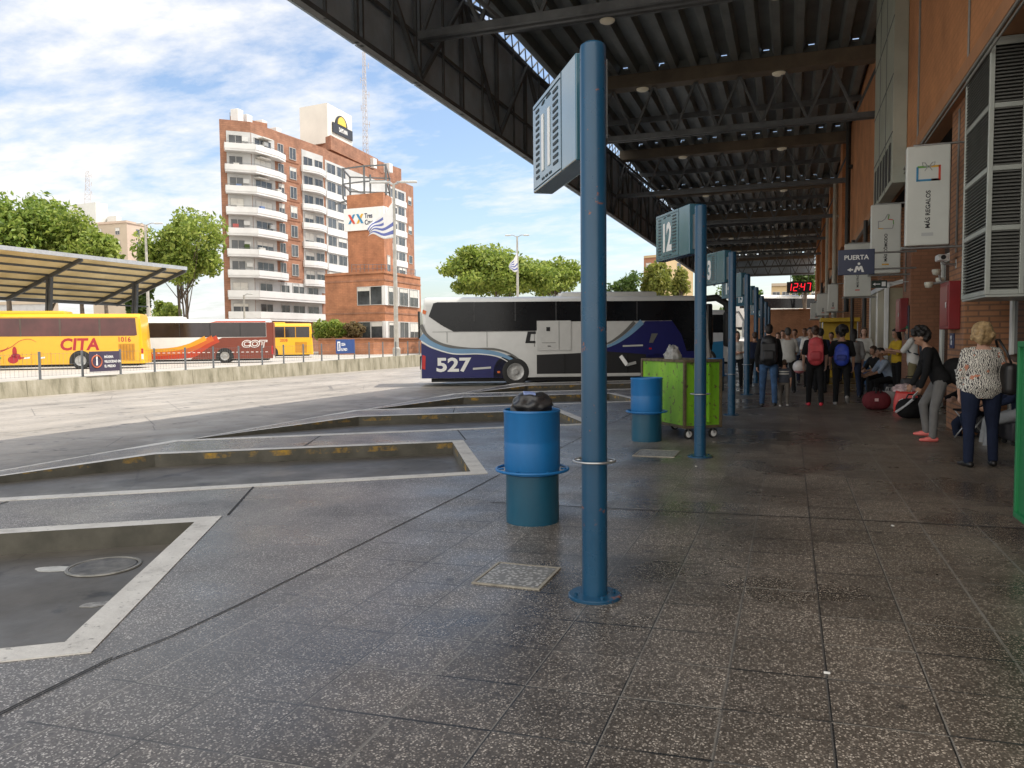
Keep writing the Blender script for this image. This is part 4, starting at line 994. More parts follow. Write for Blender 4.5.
banner(20.62, 21.92, .53, 1.24, 'dark slate banner with a red ring emblem and white lines on the fence', M('slate banner', (.062,.050,.085), .5, var=.08), 'dark')
banner(36.3, 38.2, .85, 1.62, 'blue banner with a white emblem on the far stretch of fence', M('blue banner', (.03,.07,.22), .5, var=.08), 'blue')

# ------------------------------------------------------------------ bus shelter over the coaches
st = thing('bus_shelter', 'grey steel shelter with sloping translucent roof above the yellow coach', 'shelter', (-44, 40, 0))
SGREY = M('shelter steel', (.075,.08,.085), .5, .2, var=.15); STOP = M('shelter edge', (.40,.41,.42), .45, .3, var=.1); SROOF = M('cream roof sheet', (.52,.44,.27), .6, var=.18, vs=.35)
_b = NT('cream translucent sheet'); _tc = _b.n('TexCoord').outputs['Object']
_c = _b.ramp(_b.noise(_tc, .35, 5), [(.3,(.50,.42,.26)),(.7,(.68,.60,.42))]); _b.l(_c, _b.b.inputs['Base Color'])
_t = _b.n('BsdfTranslucent'); _b.l(_c, _t.inputs['Color']); _mx = _b.n('MixShader'); _mx.inputs[0].default_value = .55; _b.l(_b.b.outputs[0], _mx.inputs[1]); _b.l(_t.outputs[0], _mx.inputs[2]); _b.l(_mx.outputs[0], _b.t.nodes['Material Output'].inputs['Surface'])
sx0, sx1, szf, szb = -43.9, -50.9, 7.15, 4.7; sy0, sy1 = 14, 48.6
off = Vector((44, -40, 0))
def sp(f, y, dz=0): return Vector((sx0+(sx1-sx0)*f, y, szf+(szb-szf)*f+dz))+off
m = MB(); m.add([sp(0,sy0,.10),sp(0,sy1,.10),sp(1,sy1,.10),sp(1,sy0,.10),sp(0,sy0,.13),sp(0,sy1,.13),sp(1,sy1,.13),sp(1,sy0,.13)], [(0,1,2,3),(7,6,5,4),(0,4,5,1),(1,5,6,2),(2,6,7,3),(3,7,4,0)]); m.build('roof_sheet', _b.m, st)
m = MB(); m.bar(sp(-.01,sy0,.06), sp(-.01,sy1,.06), .12, .26); m.build('edge_gutter', STOP, st)
for f in (.12,.27,.42,.57,.72,.87,1.0):
    m = MB(); m.bar(sp(f,sy0,.02), sp(f,sy1,.02), .09, .14); m.build('purlin', SGREY, st)
for y in (17.3, 24.6, 31.9, 39.2, 46.5, 48.55):
    m = MB(); m.bar(sp(0,y,-.08), sp(1,y,-.08), .14, .26); m.build('rafter', SGREY, st)
    if y < 48:
        m = MB(); b = sp(.42,y,-.1); m.bar(b+Vector((-.10,0,0)), (b.x-.65, b.y, 0), .16, .22); m.bar(b+Vector((.16,0,0)), (b.x-.37, b.y, 0), .16, .22); m.build('post', SGREY, st)
m = MB(); m.bar(sp(.55,sy0,-1.4), sp(.55,sy1,-1.4), .1); m.build('tie_rail', SGREY, st)

# ------------------------------------------------------------------ lamps, flags
def street_lamp(px, d, top, label, arms, group='tall street lamps', h0=0.):
    p = W(px, d, h0); t = thing('street_lamp', label, 'street lamp', p, YAW, group)
    m = MB(); m.tube([(0,0,0),(0,0,top*.5),(0,0,top)], [.16,.13,.09], 12); m.lathe([(0,0),(.26,0),(.26,.5),(.17,.6)], 14); m.build('pole', M('concrete lamp pole', (.42,.40,.36), .75, var=.15), t, auto=40)
    for s in arms:
        m = MB(); m.tube([(0,0,top-.1),(s*.5,0,top+.12),(s*1.0,0,top+.12)], .045, 8); m.build('arm', GALV, t)
        m = MB(); m.bbox(min(s*.8,s*1.55), max(s*.8,s*1.55), -.14, .14, top+.03, top+.17, .04); m.build('lamp_head', M('lamp head grey', (.55,.56,.55), .4, var=.05), t)
    return t
street_lamp(150.5, 70, ZH(0,228,70)-0, 'concrete lamp pole in front of the leafy tree beside the shelter', (1,-.5))
street_lamp(397, 52, ZH(394,194,52), 'tall lamp mast at the end of the fence with the striped flag', (1,-1,.55,-.55), h0=.5)
street_lamp(518.5, 80, ZH(518,238,80), 'thin lamp mast rising behind the navy coach with a small flag', (.8,-.8))
street_lamp(246, 92, ZH(246,296,92), 'small lamp post in front of the apartment block balconies', (.7,))
WHF = NT('striped flag cloth'); _tc = WHF.n('TexCoord').outputs['UV']
def flag(px, py, d, w, h, label, droop, nstripes=9):
    p = W(px, d, ZH(px, py, d)); nx, nz_ = 18, 18
    vs = []; fs = []; mi = []
    for i in range(nx+1):
        for j in range(nz_+1):
            u, v = i/nx, j/nz_
            x = -u*w*(1-.12*math.sin(v*3)*droop); z = -v*h*(1-droop*u) - droop*h*.98*u*(1+.12*math.sin(u*6)) - .04*math.sin(u*5+v); y = .10*math.sin(u*11+v*3.5)*u*w
            vs.append((x, y, z))
    for i in range(nx):
        for j in range(nz_):
            a = i*(nz_+1)+j; fs.append((a, a+1, a+nz_+2, a+nz_+1)); s = int((j+.5)/nz_*nstripes); canton = j < nz_*5/9 and i < nx*.38
            mi.append(1 if (s % 2 == 1 and not canton) else 0)
    m = MB(); m.add(vs, fs); m.mi = mi
    o = m.build('flag', [M('flag white', (.74,.74,.74), .8, var=.04), M('flag blue', (.13,.16,.40), .8, var=.05)], smooth=True, loc=p); o.rotation_euler = (0,0,YAW)
    sm = o.modifiers.new('thick', 'SOLIDIFY'); sm.thickness = .012
    tag(o, label, 'flag', 'striped flags'); return o
flag(396, 204, 51.9, 1.75, 2.35, 'large white and blue striped flag hanging from the tall lamp mast', .82)
flag(518.5, 253, 79.8, .9, 2.0, 'small white and blue striped flag on the thin lamp mast behind the coach', .85)
LF1 = mat_leaf('plane tree leaves', (.11,.18,.03), (.22,.31,.05), (.36,.42,.09))
LF2 = mat_leaf('tipa leaves', (.12,.18,.028), (.25,.33,.055), (.42,.47,.11))
LF3 = mat_leaf('dark leaves', (.045,.085,.018), (.08,.14,.028), (.13,.19,.04))
LF4 = mat_leaf('golden leaves', (.12,.15,.025), (.22,.24,.045), (.34,.33,.08))
# ------------------------------------------------------------------ buildings beyond
APB = mat_brick('apartment brick', (.37,.18,.108), (.31,.145,.085), (.29,.145,.09), 1., .9, .28)
APW = M('balcony white', (.66,.66,.65), .6, var=.07, vs=.5); APG = M('recess wall', (.50,.50,.49), .7, var=.1, vs=.4)
WIN = M('apartment window glass', (.07,.075,.08), .15, var=.5, vs=.35, spec=.6); WINF = M('window frame', (.45,.44,.42), .5, var=.1); SHUT = M('roller shutter', (.62,.60,.55), .6, var=.08)
SHF = lambda px: 4.6-(px-225)*.012
def cp(px, d): return Vector(((px+SHF(px)-512)/780.*d, d))           # (right, forward) on the ground
def cw(p, z=0.): return Vector((p[0]*CY-p[1]*SY, p[0]*SY+p[1]*CY, z))
def s_of(px, P0, P1):
    k = (px+SHF(px)-512)/780.; d = P1-P0; # P0.x+s*d.x = k*(P0.y+s*d.y)
    return (k*P0.y-P0.x)/(d.x-k*d.y)*d.length
class Facade:
    def __init__(s, P0, P1, root, rootloc): 
        s.P0, s.P1 = P0, P1; s.root = root; s.rl = Vector(rootloc)
        a = cw(P0); b = cw(P1); s.U = (b-a).normalized(); s.N = Vector((s.U.y, -s.U.x, 0)); s.a = a
        s.L = (b-a).length
    def s(s, px): return s_of(px, s.P0, s.P1)
    def pt(s, u, z, n=0.): return s.a+s.U*u+s.N*n+Vector((0,0,z))-s.rl
    def slab(s, name, u0, u1, z0, z1, n0, n1, mat, parent=None):
        m = MB(); vs = [s.pt(u, z, n) for z in (z0, z1) for u, n in ((u0,n0),(u1,n0),(u1,n1),(u0,n1))]
        m.add(vs, [(0,1,2,3),(7,6,5,4),(0,4,5,1),(1,5,6,2),(2,6,7,3),(3,7,4,0)]); return m.build(name, mat, parent or s.root)
    def window(s, u0, u1, z0, z1, mullions=1, mat=None, n=0.):
        m = MB()
        def bx(a0, a1, b0, b1, n0, n1):
            vs = [s.pt(u, z, q) for z in (b0, b1) for u, q in ((a0,n0),(a1,n0),(a1,n1),(a0,n1))]; m.add(vs, [(0,1,2,3),(7,6,5,4),(0,4,5,1),(1,5,6,2),(2,6,7,3),(3,7,4,0)])
        m.cur = 0; bx(u0, u1, z0, z1, n+.01, n+.03); m.cur = 1; f = .07
        bx(u0, u1, z0-f, z0, n+.005, n+.09); bx(u0, u1, z1, z1+f, n+.005, n+.09); bx(u0-f, u0, z0-f, z1+f, n+.006, n+.088); bx(u1, u1+f, z0-f, z1+f, n+.006, n+.088)
        for i in range(1, mullions+1): q = u0+(u1-u0)*i/(mullions+1); bx(q-.03, q+.03, z0, z1, n+.03, n+.06)
        r = rng.random()
        if r < .35: m.cur = 2; bx(u0+.01, u1-.01, z1-(z1-z0)*rng.uniform(.2, .6), z1-.005, n+.031, n+.05)
        return m.build('window', [mat or WIN, WINF, SHUT], s.root)

A, B, Cc, D = cp(222,106), cp(253,107.5), cp(325,122), cp(414,153)
rl = cw(B)
ab = thing('apartment_building', 'tall brick apartment block with rows of white balconies and a white rooftop sign block', 'building', rl)
core = [A, B, Cc, D, D*1.11, A*1.17]
m = MB(); m.prism([(cw(p).x-rl.x, cw(p).y-rl.y) for p in core], (0,0,0), (1,0,0), (0,1,0), (0,0,1), 31.2); m.build('wall', APB, ab)
par = [A*1.012, B*1.012, Cc*1.012, D*1.012, D*1.10, A*1.16]
m = MB(); m.prism([(cw(p).x-rl.x, cw(p).y-rl.y) for p in par], (0,0,31.205), (1,0,0), (0,1,0), (0,0,1), .5); m.build('parapet', APB, ab)
fA, fB, fC = Facade(A, B, ab, rl), Facade(B, Cc, ab, rl), Facade(Cc, D, ab, rl)
zbs = [27.1-2.8*k for k in range(7)]
# white recess behind the left balconies
fA.slab('recess_wall', fA.s(228.5), fA.L-.02, 8.7, 29.9, .004, .05, APG); fB.slab('recess_wall', .05, fB.s(276), 8.7, 29.9, .004, .05, APG)
for k, zb in enumerate(zbs):
    e = rng.uniform(-.02,.02)
    m = MB()
    # balcony tray wrapping the obtuse corner
    poly = [fA.pt(fA.s(226.5), 0, .06), fA.pt(fA.s(226.5), 0, 1.1), (fA.pt(fA.L, 0, 1.45)+fB.pt(0, 0, 1.45))/2, fB.pt(fB.s(279)*.72, 0, 1.4), fB.pt(fB.s(283), 0, .75), fB.pt(fB.s(283), 0, .06)]
    m.prism([(p.x, p.y) for p in poly], (0,0,zb), (1,0,0), (0,1,0), (0,0,1), .28)
    m.build('balcony_slab', APW, ab)
    m = MB(); pl_ = [Vector((p.x, p.y, 0)) for p in poly]
    for i in range(len(pl_)-1): m.bar(pl_[i]+Vector((0,0,zb+.64)), pl_[i+1]+Vector((0,0,zb+.64)), .10, .72)
    b = m.build('balcony_parapet', APW, ab)
    m = MB()
    for i in range(len(pl_)-1): m.bar(pl_[i]+Vector((0,0,zb+1.18)), pl_[i+1]+Vector((0,0,zb+1.18)), .04)
    m.build('handrail', FPM, b)
    fA.window(fA.s(231), fA.s(244), zb+.35, zb+2.25, 1, None, .05); fB.window(fB.s(256), fB.s(272), zb+.35, zb+2.25, 2, None, .05)
for zb in (7.35, 4.5):
    m = MB(); poly = [fA.pt(fA.s(226), 0, .06), fA.pt(fA.s(226), 0, 1.1), (fA.pt(fA.L, 0, 1.45)+fB.pt(0, 0, 1.45))/2, fB.pt(fB.s(322), 0, 1.4), fB.pt(fB.s(322), 0, .06)]
    m.prism([(p.x, p.y) for p in poly], (0,0,zb), (1,0,0), (0,1,0), (0,0,1), .3); m.build('balcony_slab', APW, ab)
    m = MB(); pl_ = [Vector((p.x, p.y, 0)) for p in poly]
    for i in range(len(pl_)-1): m.bar(pl_[i]+Vector((0,0,zb+.75)), pl_[i+1]+Vector((0,0,zb+.75)), .12, .9)
    m.build('balcony_parapet', APW, ab)
    fA.slab('recess_wall', fA.s(228.5), fA.L-.02, zb+.3, zb+2.8, .006, .04, APG); fB.slab('recess_wall', .05, fB.s(320), zb+.3, zb+2.8, .006, .04, APG)
    fA.window(fA.s(231), fA.s(246), zb+.4, zb+2.3, 1, None, .05)
    for a, b in ((258,270),(279,287),(291,302),(306,316)): fB.window(fB.s(a), fB.s(b), zb+.9, zb+2.3, 1, None, .05)
for k in range(8):
    zc = 28.9-2.8*k
    for a, b in ((279.5,284.5),(291,297)): fB.window(fB.s(a), fB.s(b), zc-.85, zc+.75, 1)
    if k < 8: fB.slab('brick_course', fB.s(284), fB.s(300), zc-1.35, zc-1.22, .003, .05, M('dark brick course', (.22,.09,.045), .8, var=.1))
ACM = M('air conditioner white', (.60,.60,.58), .5, var=.05)
for k, zb in enumerate(zbs):
    for f_, px in ((fA, 247+rng.uniform(-2,2)), (fB, 270+rng.uniform(-4,4))):
        if rng.random() < .55: u = f_.s(px); f_.slab('air_conditioner', u-.4, u+.4, zb+1.5, zb+2.05, .055, .40, ACM)
    if rng.random() < .5:
        u = fB.s(262+rng.uniform(-5,5)); fB.slab('awning', u-1.0, u+1.0, zb+2.35, zb+2.5, .06, .95, SHUT)
for k, zb in enumerate(zbs):
    for j in range(2):
        if rng.random() < .7:
            f_, px = ((fA, rng.uniform(235,247)) if j == 0 else (fB, rng.uniform(256,276))); u = f_.s(px); w_2 = rng.uniform(.25,.6)
            f_.slab('balcony_clutter', u-w_2, u+w_2, zb+.28, zb+rng.uniform(1.2,1.75), .62, .95, [LF3, SHUT, M('terracotta', (.35,.13,.07)), M('laundry blue', (.12,.2,.4)), M('laundry red', (.4,.08,.07))][rng.randrange(5)])
# second column of balconies
fB.slab('recess_wall', fB.s(303), fB.s(324), 9.0, 30.0, .004, .05, APG)
for k in range(8):
    zb = 26.7-2.8*k
    if zb < 8: continue
    m = MB(); u0, u1 = fB.s(302), fB.s(325)
    arc = [(u0+(u1-u0)*i/8, .06+1.15*math.sin(math.pi*min(1, max(0, i/8))*.86+.22)) for i in range(9)]
    poly = [fB.pt(u0, 0, .06)]+[fB.pt(a, 0, b) for a, b in arc]+[fB.pt(u1, 0, .06)]
    m.prism([(p.x, p.y) for p in poly], (0,0,zb), (1,0,0), (0,1,0), (0,0,1), .25); m.build('balcony_slab', APW, ab)
    m = MB(); pl_ = [Vector((p.x, p.y, 0)) for p in poly]
    for i in range(len(pl_)-1): m.bar(pl_[i]+Vector((0,0,zb+.6)), pl_[i+1]+Vector((0,0,zb+.6)), .08, .7)
    m.build('balcony_parapet', APW, ab)
    fB.window(fB.s(304.5), fB.s(313), zb+.35, zb+2.3, 1, None, .05); fB.window(fB.s(315.5), fB.s(323), zb+.35, zb+2.3, 1, None, .05)
# white glazed section
fC.slab('white_bay', fC.s(326), fC.s(406), 4, 29.6, .004, .09, APG)
for k in range(9):
    zb = 26.7-2.8*k
    fC.slab('white_spandrel', fC.s(326), fC.s(406), zb-.1, zb+.95, .10, .28, APW)
    for a, b in ((327.5,335.5),(337.5,345.5),(391,396.5),(398,404)): fC.window(fC.s(a), fC.s(b), zb+1.05, zb+2.5, 1, None, .09)
    if k % 2 == 0: fC.window(fC.s(408.5), fC.s(411.5), zb+.9, zb+2.3, 0)
SHF = lambda px: 6.6-(px-225)*.016
# roof: brick penthouse, white sign block, tanks, rails, sign
def blockpx(name, pts, z0, z1, mat):
    m = MB(); m.prism([(cw(p).x-rl.x, cw(p).y-rl.y) for p in pts], (0,0,z0), (1,0,0), (0,1,0), (0,0,1), z1-z0); return m.build(name, mat, ab)
blockpx('penthouse', [cp(316,128), cp(331,124.5), cp(378,141), cp(378,150), cp(316,140)], 31.71, 33.9, APB)
blockpx('penthouse', [cp(370,141), cp(401,150.5), cp(401,158), cp(370,152)], 31.71, 34.2, APB)
wb = blockpx('sign_block', [cp(300.5,128), cp(328,125.5), cp(352.5,133), cp(352.5,145), cp(300.5,140)], 33.0, 39.2, M('cream sign block', (.68,.66,.60), .6, var=.05, vs=.3))
blockpx('roof_room', [cp(231,110), cp(268,114), cp(268,120), cp(231,118)], 31.7, 32.9, APB)
for px, w_p, z in ((238,4,1.6),(247,5,1.2),(262,4,1.5),(276,3,1.0),(336,6,1.5),(346,8,1.8),(372,5,1.6),(388,4,1.4)):
    d = 109+(px-238)*.22; m = MB(); q = cp(px, d); c = cw(q)-rl; m.bbox(c.x-.6, c.x+.6, c.y-.6, c.y+.6, 31.7, 32.6+z*.5, .05); m.build('roof_unit', APW, ab)
m = MB()
prev = None
for i in range(30):
    px = 231+i*5.2; d = 109.5+(px-231)*.235; c = cw(cp(px, d))-rl; c.z = 31.7; m.bar(c, c+Vector((0,0,1.5)), .05)
    if prev is not None:
        for h in (.8, 1.45): m.bar(prev+Vector((0,0,h)), c+Vector((0,0,h)), .04)
    prev = c
m.build('roof_railing', FPM, ab)
fS = Facade(cp(328,125.5), cp(352.5,133), wb, rl)
BK = M('sign charcoal', (.035,.035,.04), .5, var=.05)
fS.slab('sign_board', fS.s(332.5), fS.s(352), 35.0, 36.6, .05, .2, BK, wb)
u0, u1 = fS.s(335.5), fS.s(347); cu_ = (u0+u1)/2; rr = (u1-u0)/2
m = MB(); m.prism([(rr*math.cos(a*math.pi/16), rr*.85*math.sin(a*math.pi/16)) for a in range(17)], fS.pt(cu_, 36.6, .05), fS.U, (0,0,1), fS.N, .15); m.build('arch_board', BK, wb)
m = MB(); m.prism([(rr*.72*math.cos(a*math.pi/12), rr*.72*math.sin(a*math.pi/12)) for a in range(13)], fS.pt(cu_, 36.65, .21), fS.U, (0,0,1), fS.N, .05); m.build('sun_emblem', M('sign yellow', (.72,.52,.08), .5, var=0), wb)
text_mb('DAYS INN', .95, fS.U, (0,0,1), fS.N, fS.pt((fS.s(332.5)+fS.s(352))/2, 35.5, .21), .04, .02, 'CENTER', .62).build('lettering', LETW, wb)
def mast(px, d, z0, z1, label, w0=.9, name='radio_mast'):
    p = W(px, d, z0); t = thing(name, label, 'mast', p, YAW); m = MB(); H_ = z1-z0; n = int(H_/1.1)
    for i in range(n):
        a, b = i/n, (i+1)/n; wa = w0*(1-.55*a)/2; wb_ = w0*(1-.55*b)/2
        ca = [Vector((sx*wa, sy*wa, a*H_)) for sx, sy in ((-1,-1),(1,-1),(0,1))]; cb = [Vector((sx*wb_, sy*wb_, b*H_)) for sx, sy in ((-1,-1),(1,-1),(0,1))]
        for k in range(3):
            m.bar(ca[k], cb[k], .07); m.bar(ca[k], cb[(k+1) % 3], .045); m.bar(cb[k], cb[(k+1) % 3], .045)
    m.build('lattice', M('mast paint', (.50,.46,.44), .5, var=.1), t)
    for k, f in enumerate((.35,.5,.62,.75,.88)):
        m = MB(); m.bar((-.7 if k % 2 else .7, 0, H_*f), (0,0,H_*f), .06); m.bar((-.7 if k % 2 else .7, 0, H_*f-.5), (-.7 if k % 2 else .7, 0, H_*f+.5), .10); m.build('antenna', MATS['mast paint'], t)
    m = MB(); m.bar((0,0,H_-.2),(0,0,H_+1.5),.05); m.build('antenna', MATS['mast paint'], t); return t
mast(370.5, 140, 33.0, ZH(366,60,140), 'tall thin lattice radio mast on the apartment block roof', 1.0)

SHF = lambda px: 2.
# brick station annex with its sign tower
rl = cw(cp(384,93)); bb = thing('brick_annex', 'low brick building with ribbon windows and a square sign tower', 'building', rl)
E_, F_, G_ = cp(325,97), cp(384,93), cp(420,103)
ANB = mat_brick('annex brick', (.46,.20,.10), (.42,.175,.088), (.38,.165,.085), 1., .6, .2)
def prismw(name, pts, z0, z1, mat, root):
    m = MB(); m.prism([(cw(p).x-rl.x, cw(p).y-rl.y) for p in pts], (0,0,z0), (1,0,0), (0,1,0), (0,0,1), z1-z0); return m.build(name, mat, root)
prismw('wall', [E_, F_, G_, G_*1.15, E_*1.12], 0, 9.55, ANB, bb)
prismw('cornice', [E_*.997, F_*.997, G_*.998, G_*1.1, E_*1.1], 9.56, 9.85, ANB, bb)
fE, fF = Facade(E_, F_, bb, rl), Facade(F_, G_, bb, rl)
for z0, z1 in ((1.9, 3.8), (5.9, 8.0)):
    fE.slab('window_surround', fE.s(382), fE.L, z0-.1, z1+.1, .004, .1, APW); fF.slab('window_surround', 0, fF.s(418), z0-.1, z1+.1, .004, .1, APW)
    fE.window(fE.s(357.5), fE.s(369.5), z0, z1, 0, None, .0); fE.window(fE.s(370.5), fE.s(381.5), z0, z1, 0, None, .0) 
    for a, b in ((387,396),(398,406),(408,416)): fF.window(fF.s(a), fF.s(b), z0, z1, 1, None, .1)
for z in (4.8, 8.7): fE.slab('brick_course', 0, fE.L, z, z+.2, .003, .06, APB); fF.slab('brick_course', 0, fF.L, z, z+.2, .003, .06, APB)
T0, T1, T2 = cp(348.5,99), cp(384.5,97), cp(393,101)
prismw('tower', [T0, T1, T2, T2*1.05, T0*1.05], 9.86, 19.8, ANB, bb)
fT, fT2 = Facade(T0, T1, bb, rl), Facade(T1, T2, bb, rl)
sb = fT.slab('sign_board', -.3, fT.L+.2, 15.3, 18.05, .05, .3, WHITE); fT2.slab('sign_board', .02, fT2.L, 15.3, 18.05, .05, .3, WHITE)
for u, mt in ((.35, CB), (1.55, CY_)):
    m = MB(); q = 1.05
    m.prism([(0,0),(.32,0),(q,q*1.1),(q-.32,q*1.1)], fT.pt(u, 16.15, .31), fT.U, (0,0,1), fT.N, .03); m.build('emblem', mt, sb)
    m = MB(); m.prism([(q,0),(q-.32,0),(0,q*1.1),(.32,q*1.1)], fT.pt(u, 16.15, .345), fT.U, (0,0,1), fT.N, .03); m.build('emblem', CR if mt is CB else CB, sb)
for i, s in enumerate(('Tres', 'Cruces')): text_mb(s, .85, fT.U, (0,0,1), fT.N, fT.pt(2.75, 16.75-i*.8, .31), .03, .015, 'LEFT', .72).build('lettering', NAVY, sb)
fT2.window(fT2.L*.3, fT2.L*.62, 10.1, 12.2, 0)
m = MB()
for (px, d) in ((345,100),(366,98.5),(387.5,98),(352,105),(372,104),(391,106)):
    c = cw(cp(px,d))-rl; m.bar((c.x,c.y,19.6),(c.x,c.y,23.4),.18)
P_ = [cw(cp(px,d))-rl for px, d in ((345,100),(366,98.5),(387.5,98),(391,106),(352,105))]
for z in (23.3, 21.4):
    for i in range(5): a, b = P_[i-1], P_[i]; m.bar((a.x,a.y,z),(b.x,b.y,z),.16)
a, b = P_[0], P_[4]; m.bar((a.x,a.y,19.6),(P_[1].x,P_[1].y,16.5),.14); m.bar((a.x-1.2,a.y,19.0),(a.x+1.5,a.y,19.4),.2)
m.build('roof_frame', STEEL, bb)
m = MB(); prev = None
for i in range(16):
    px = 352+i*4.2; d = 96.5 if px < 384 else 96.5+(px-384)*.25; c = cw(cp(px,d))-rl; c.z = 9.86; m.bar(c, c+Vector((0,0,1.1)), .05)
    if prev is not None: m.bar(prev+Vector((0,0,1.05)), c+Vector((0,0,1.05)), .05); m.bar(prev+Vector((0,0,.55)), c+Vector((0,0,.55)), .04)
    prev = c
m.build('roof_railing', FPM, bb)
rl = cw(cp(372,90)); pw = thing('planter_wall', 'low brick planter wall below the shrubs in front of the annex', 'wall', rl)
prismw('wall', [cp(317,91), cp(372,89), cp(421,95), cp(421,96.5), cp(372,90.5), cp(317,92.5)], 0, 1.75, ANB, pw)
prismw('coping', [cp(316.8,90.8), cp(372,88.8), cp(421.3,94.8), cp(421.3,96.7), cp(372,90.7), cp(316.8,92.7)], 1.755, 1.9, APB, pw)

SHF = lambda px: 1.
# simple distant blocks
def block(name, label, px0, px1, pxm, d, z1, mat, mat2, rows, cols, tank=None):
    P0, P1, P2 = cp(px0, d*1.02), cp(pxm, d), cp(px1, d*1.04); rl = cw(P1); t = thing(name, label, 'building', rl)
    m = MB(); q = [P0, P1, P2, P2*1.1, P0*1.1]; m.prism([(cw(p).x-rl.x, cw(p).y-rl.y) for p in q], (0,0,0), (1,0,0), (0,1,0), (0,0,1), z1)
    m.build('wall', mat, t)
    m = MB(); q = [P0*.998, P1*.998, P2*.999, P2*1.08, P0*1.08]; m.prism([(cw(p).x-rl.x, cw(p).y-rl.y) for p in q], (0,0,z1+.005), (1,0,0), (0,1,0), (0,0,1), .5); m.build('parapet', mat2, t)
    f1, f2 = Facade(P0, P1, t, rl), Facade(P1, P2, t, rl)
    f2.slab('render_panel', 0, f2.L, 0, z1, .002, .02, mat2)
    for r in range(rows):
        z = z1-2.6-r*3.0
        if z < 1: break
        for f in (f1, f2):
            n = cols if f is f1 else max(1, cols-1)
            for c in range(n):
                u = f.L*(c+.5)/n; f.window(u-.6, u+.6, z, z+1.5, 1)
    return t, rl
BEI = M('beige render', (.46,.38,.29), .8, var=.08, vs=.2); PNK = M('pinkish render', (.50,.39,.31), .8, var=.08, vs=.2); BRN = M('distant brick', (.36,.17,.10), .8, var=.1, vs=.3); OCH = M('ochre render', (.52,.39,.22), .8, var=.08, vs=.2)
t, rl2 = block('distant_building', 'distant beige building behind the trees with a white water tank block on top', 95, 152, 131, 185, ZH(0,226,185), BEI, PNK, 4, 2)
m = MB(); z0 = ZH(0,226,185)+.52
q = [cp(75,192), cp(101,188), cp(113,191), cp(113,200), cp(75,202)]; m.prism([(cw(p).x-rl2.x, cw(p).y-rl2.y) for p in q], (0,0,z0-12), (1,0,0), (0,1,0), (0,0,1), ZH(0,207,190)-z0+12); m.build('tank_block', M('pale tank block', (.60,.60,.57), .7, var=.08, vs=.2), t)
m = MB(); q = [cp(112,189), cp(121,188), cp(126,190), cp(126,194), cp(112,195)]; m.prism([(cw(p).x-rl2.x, cw(p).y-rl2.y) for p in q], (0,0,z0), (1,0,0), (0,1,0), (0,0,1), 1.6); m.build('roof_room', MATS['pale tank block'], t)
mast(96, 194, ZH(0,207,194)-.1, ZH(0,176,194), 'antenna mast with panels on the distant white tank block', 1.6, 'antenna_mast')
block('distant_building', 'distant brick and ochre block right of the post with sign 12', 643, 692, 663, 165, ZH(665,258,165), BRN, OCH, 4, 2)
block('distant_building', 'pale ochre building seen under the far end of the canopy', 770, 850, 838, 140, ZH(800,286,140), OCH, BEI, 3, 7)
block('distant_building', 'white low building glimpsed far behind the yellow coach under the shelter', -6, 60, 50, 120, ZH(20,305,120), M('dim white render', (.45,.45,.45), .7, var=.08), BEI, 1, 4)
t = thing('brick_screen', 'low red brick screen wall behind the crowd at the end of the platform', 'wall', (-3, 84, 0)); m = MB(); m.bbox(-1.2, 6, -.2, .2, 0, 4.2, .03); m.build('wall', BRICKD, t); m = MB(); m.bbox(-1.3, 6.1, -.26, .26, 4.203, 4.35, .02); m.build('coping', BRICKD, t)
m = MB(); m.box(-4.2, 24, 84.3, 128, -.3, 2.4); m.build('raised_street', UPM.m, kind='structure')
t = thing('yellow_stall', 'yellow panelled stall against the wall behind the crowd', 'stall', (1.75, 31.5, 0))
YST = M('yellow stall paint', (.55,.36,.02), .5, var=.1)
m = MB(); m.bbox(-.65,.6,-.4,.4,0,1.05,.02); m.build('counter', YST, t); m = MB(); m.bbox(-.65,.6,.3,.4,1.06,2.05,.02); m.build('back_panel', YST, t)
m = MB(); m.bbox(-.7,.65,-.45,.45,1.05,1.09,.01); m.build('counter_top', WHITE, t); m = MB(); m.bbox(-.7,.65,-.5,.45,2.05,2.2,.02); m.build('roof', YST, t)
for x in (-.62,.57):
    m = MB(); m.bbox(x-.02,x+.02,-.4,-.36,1.09,2.05,.004); m.build('post', GALV, t)

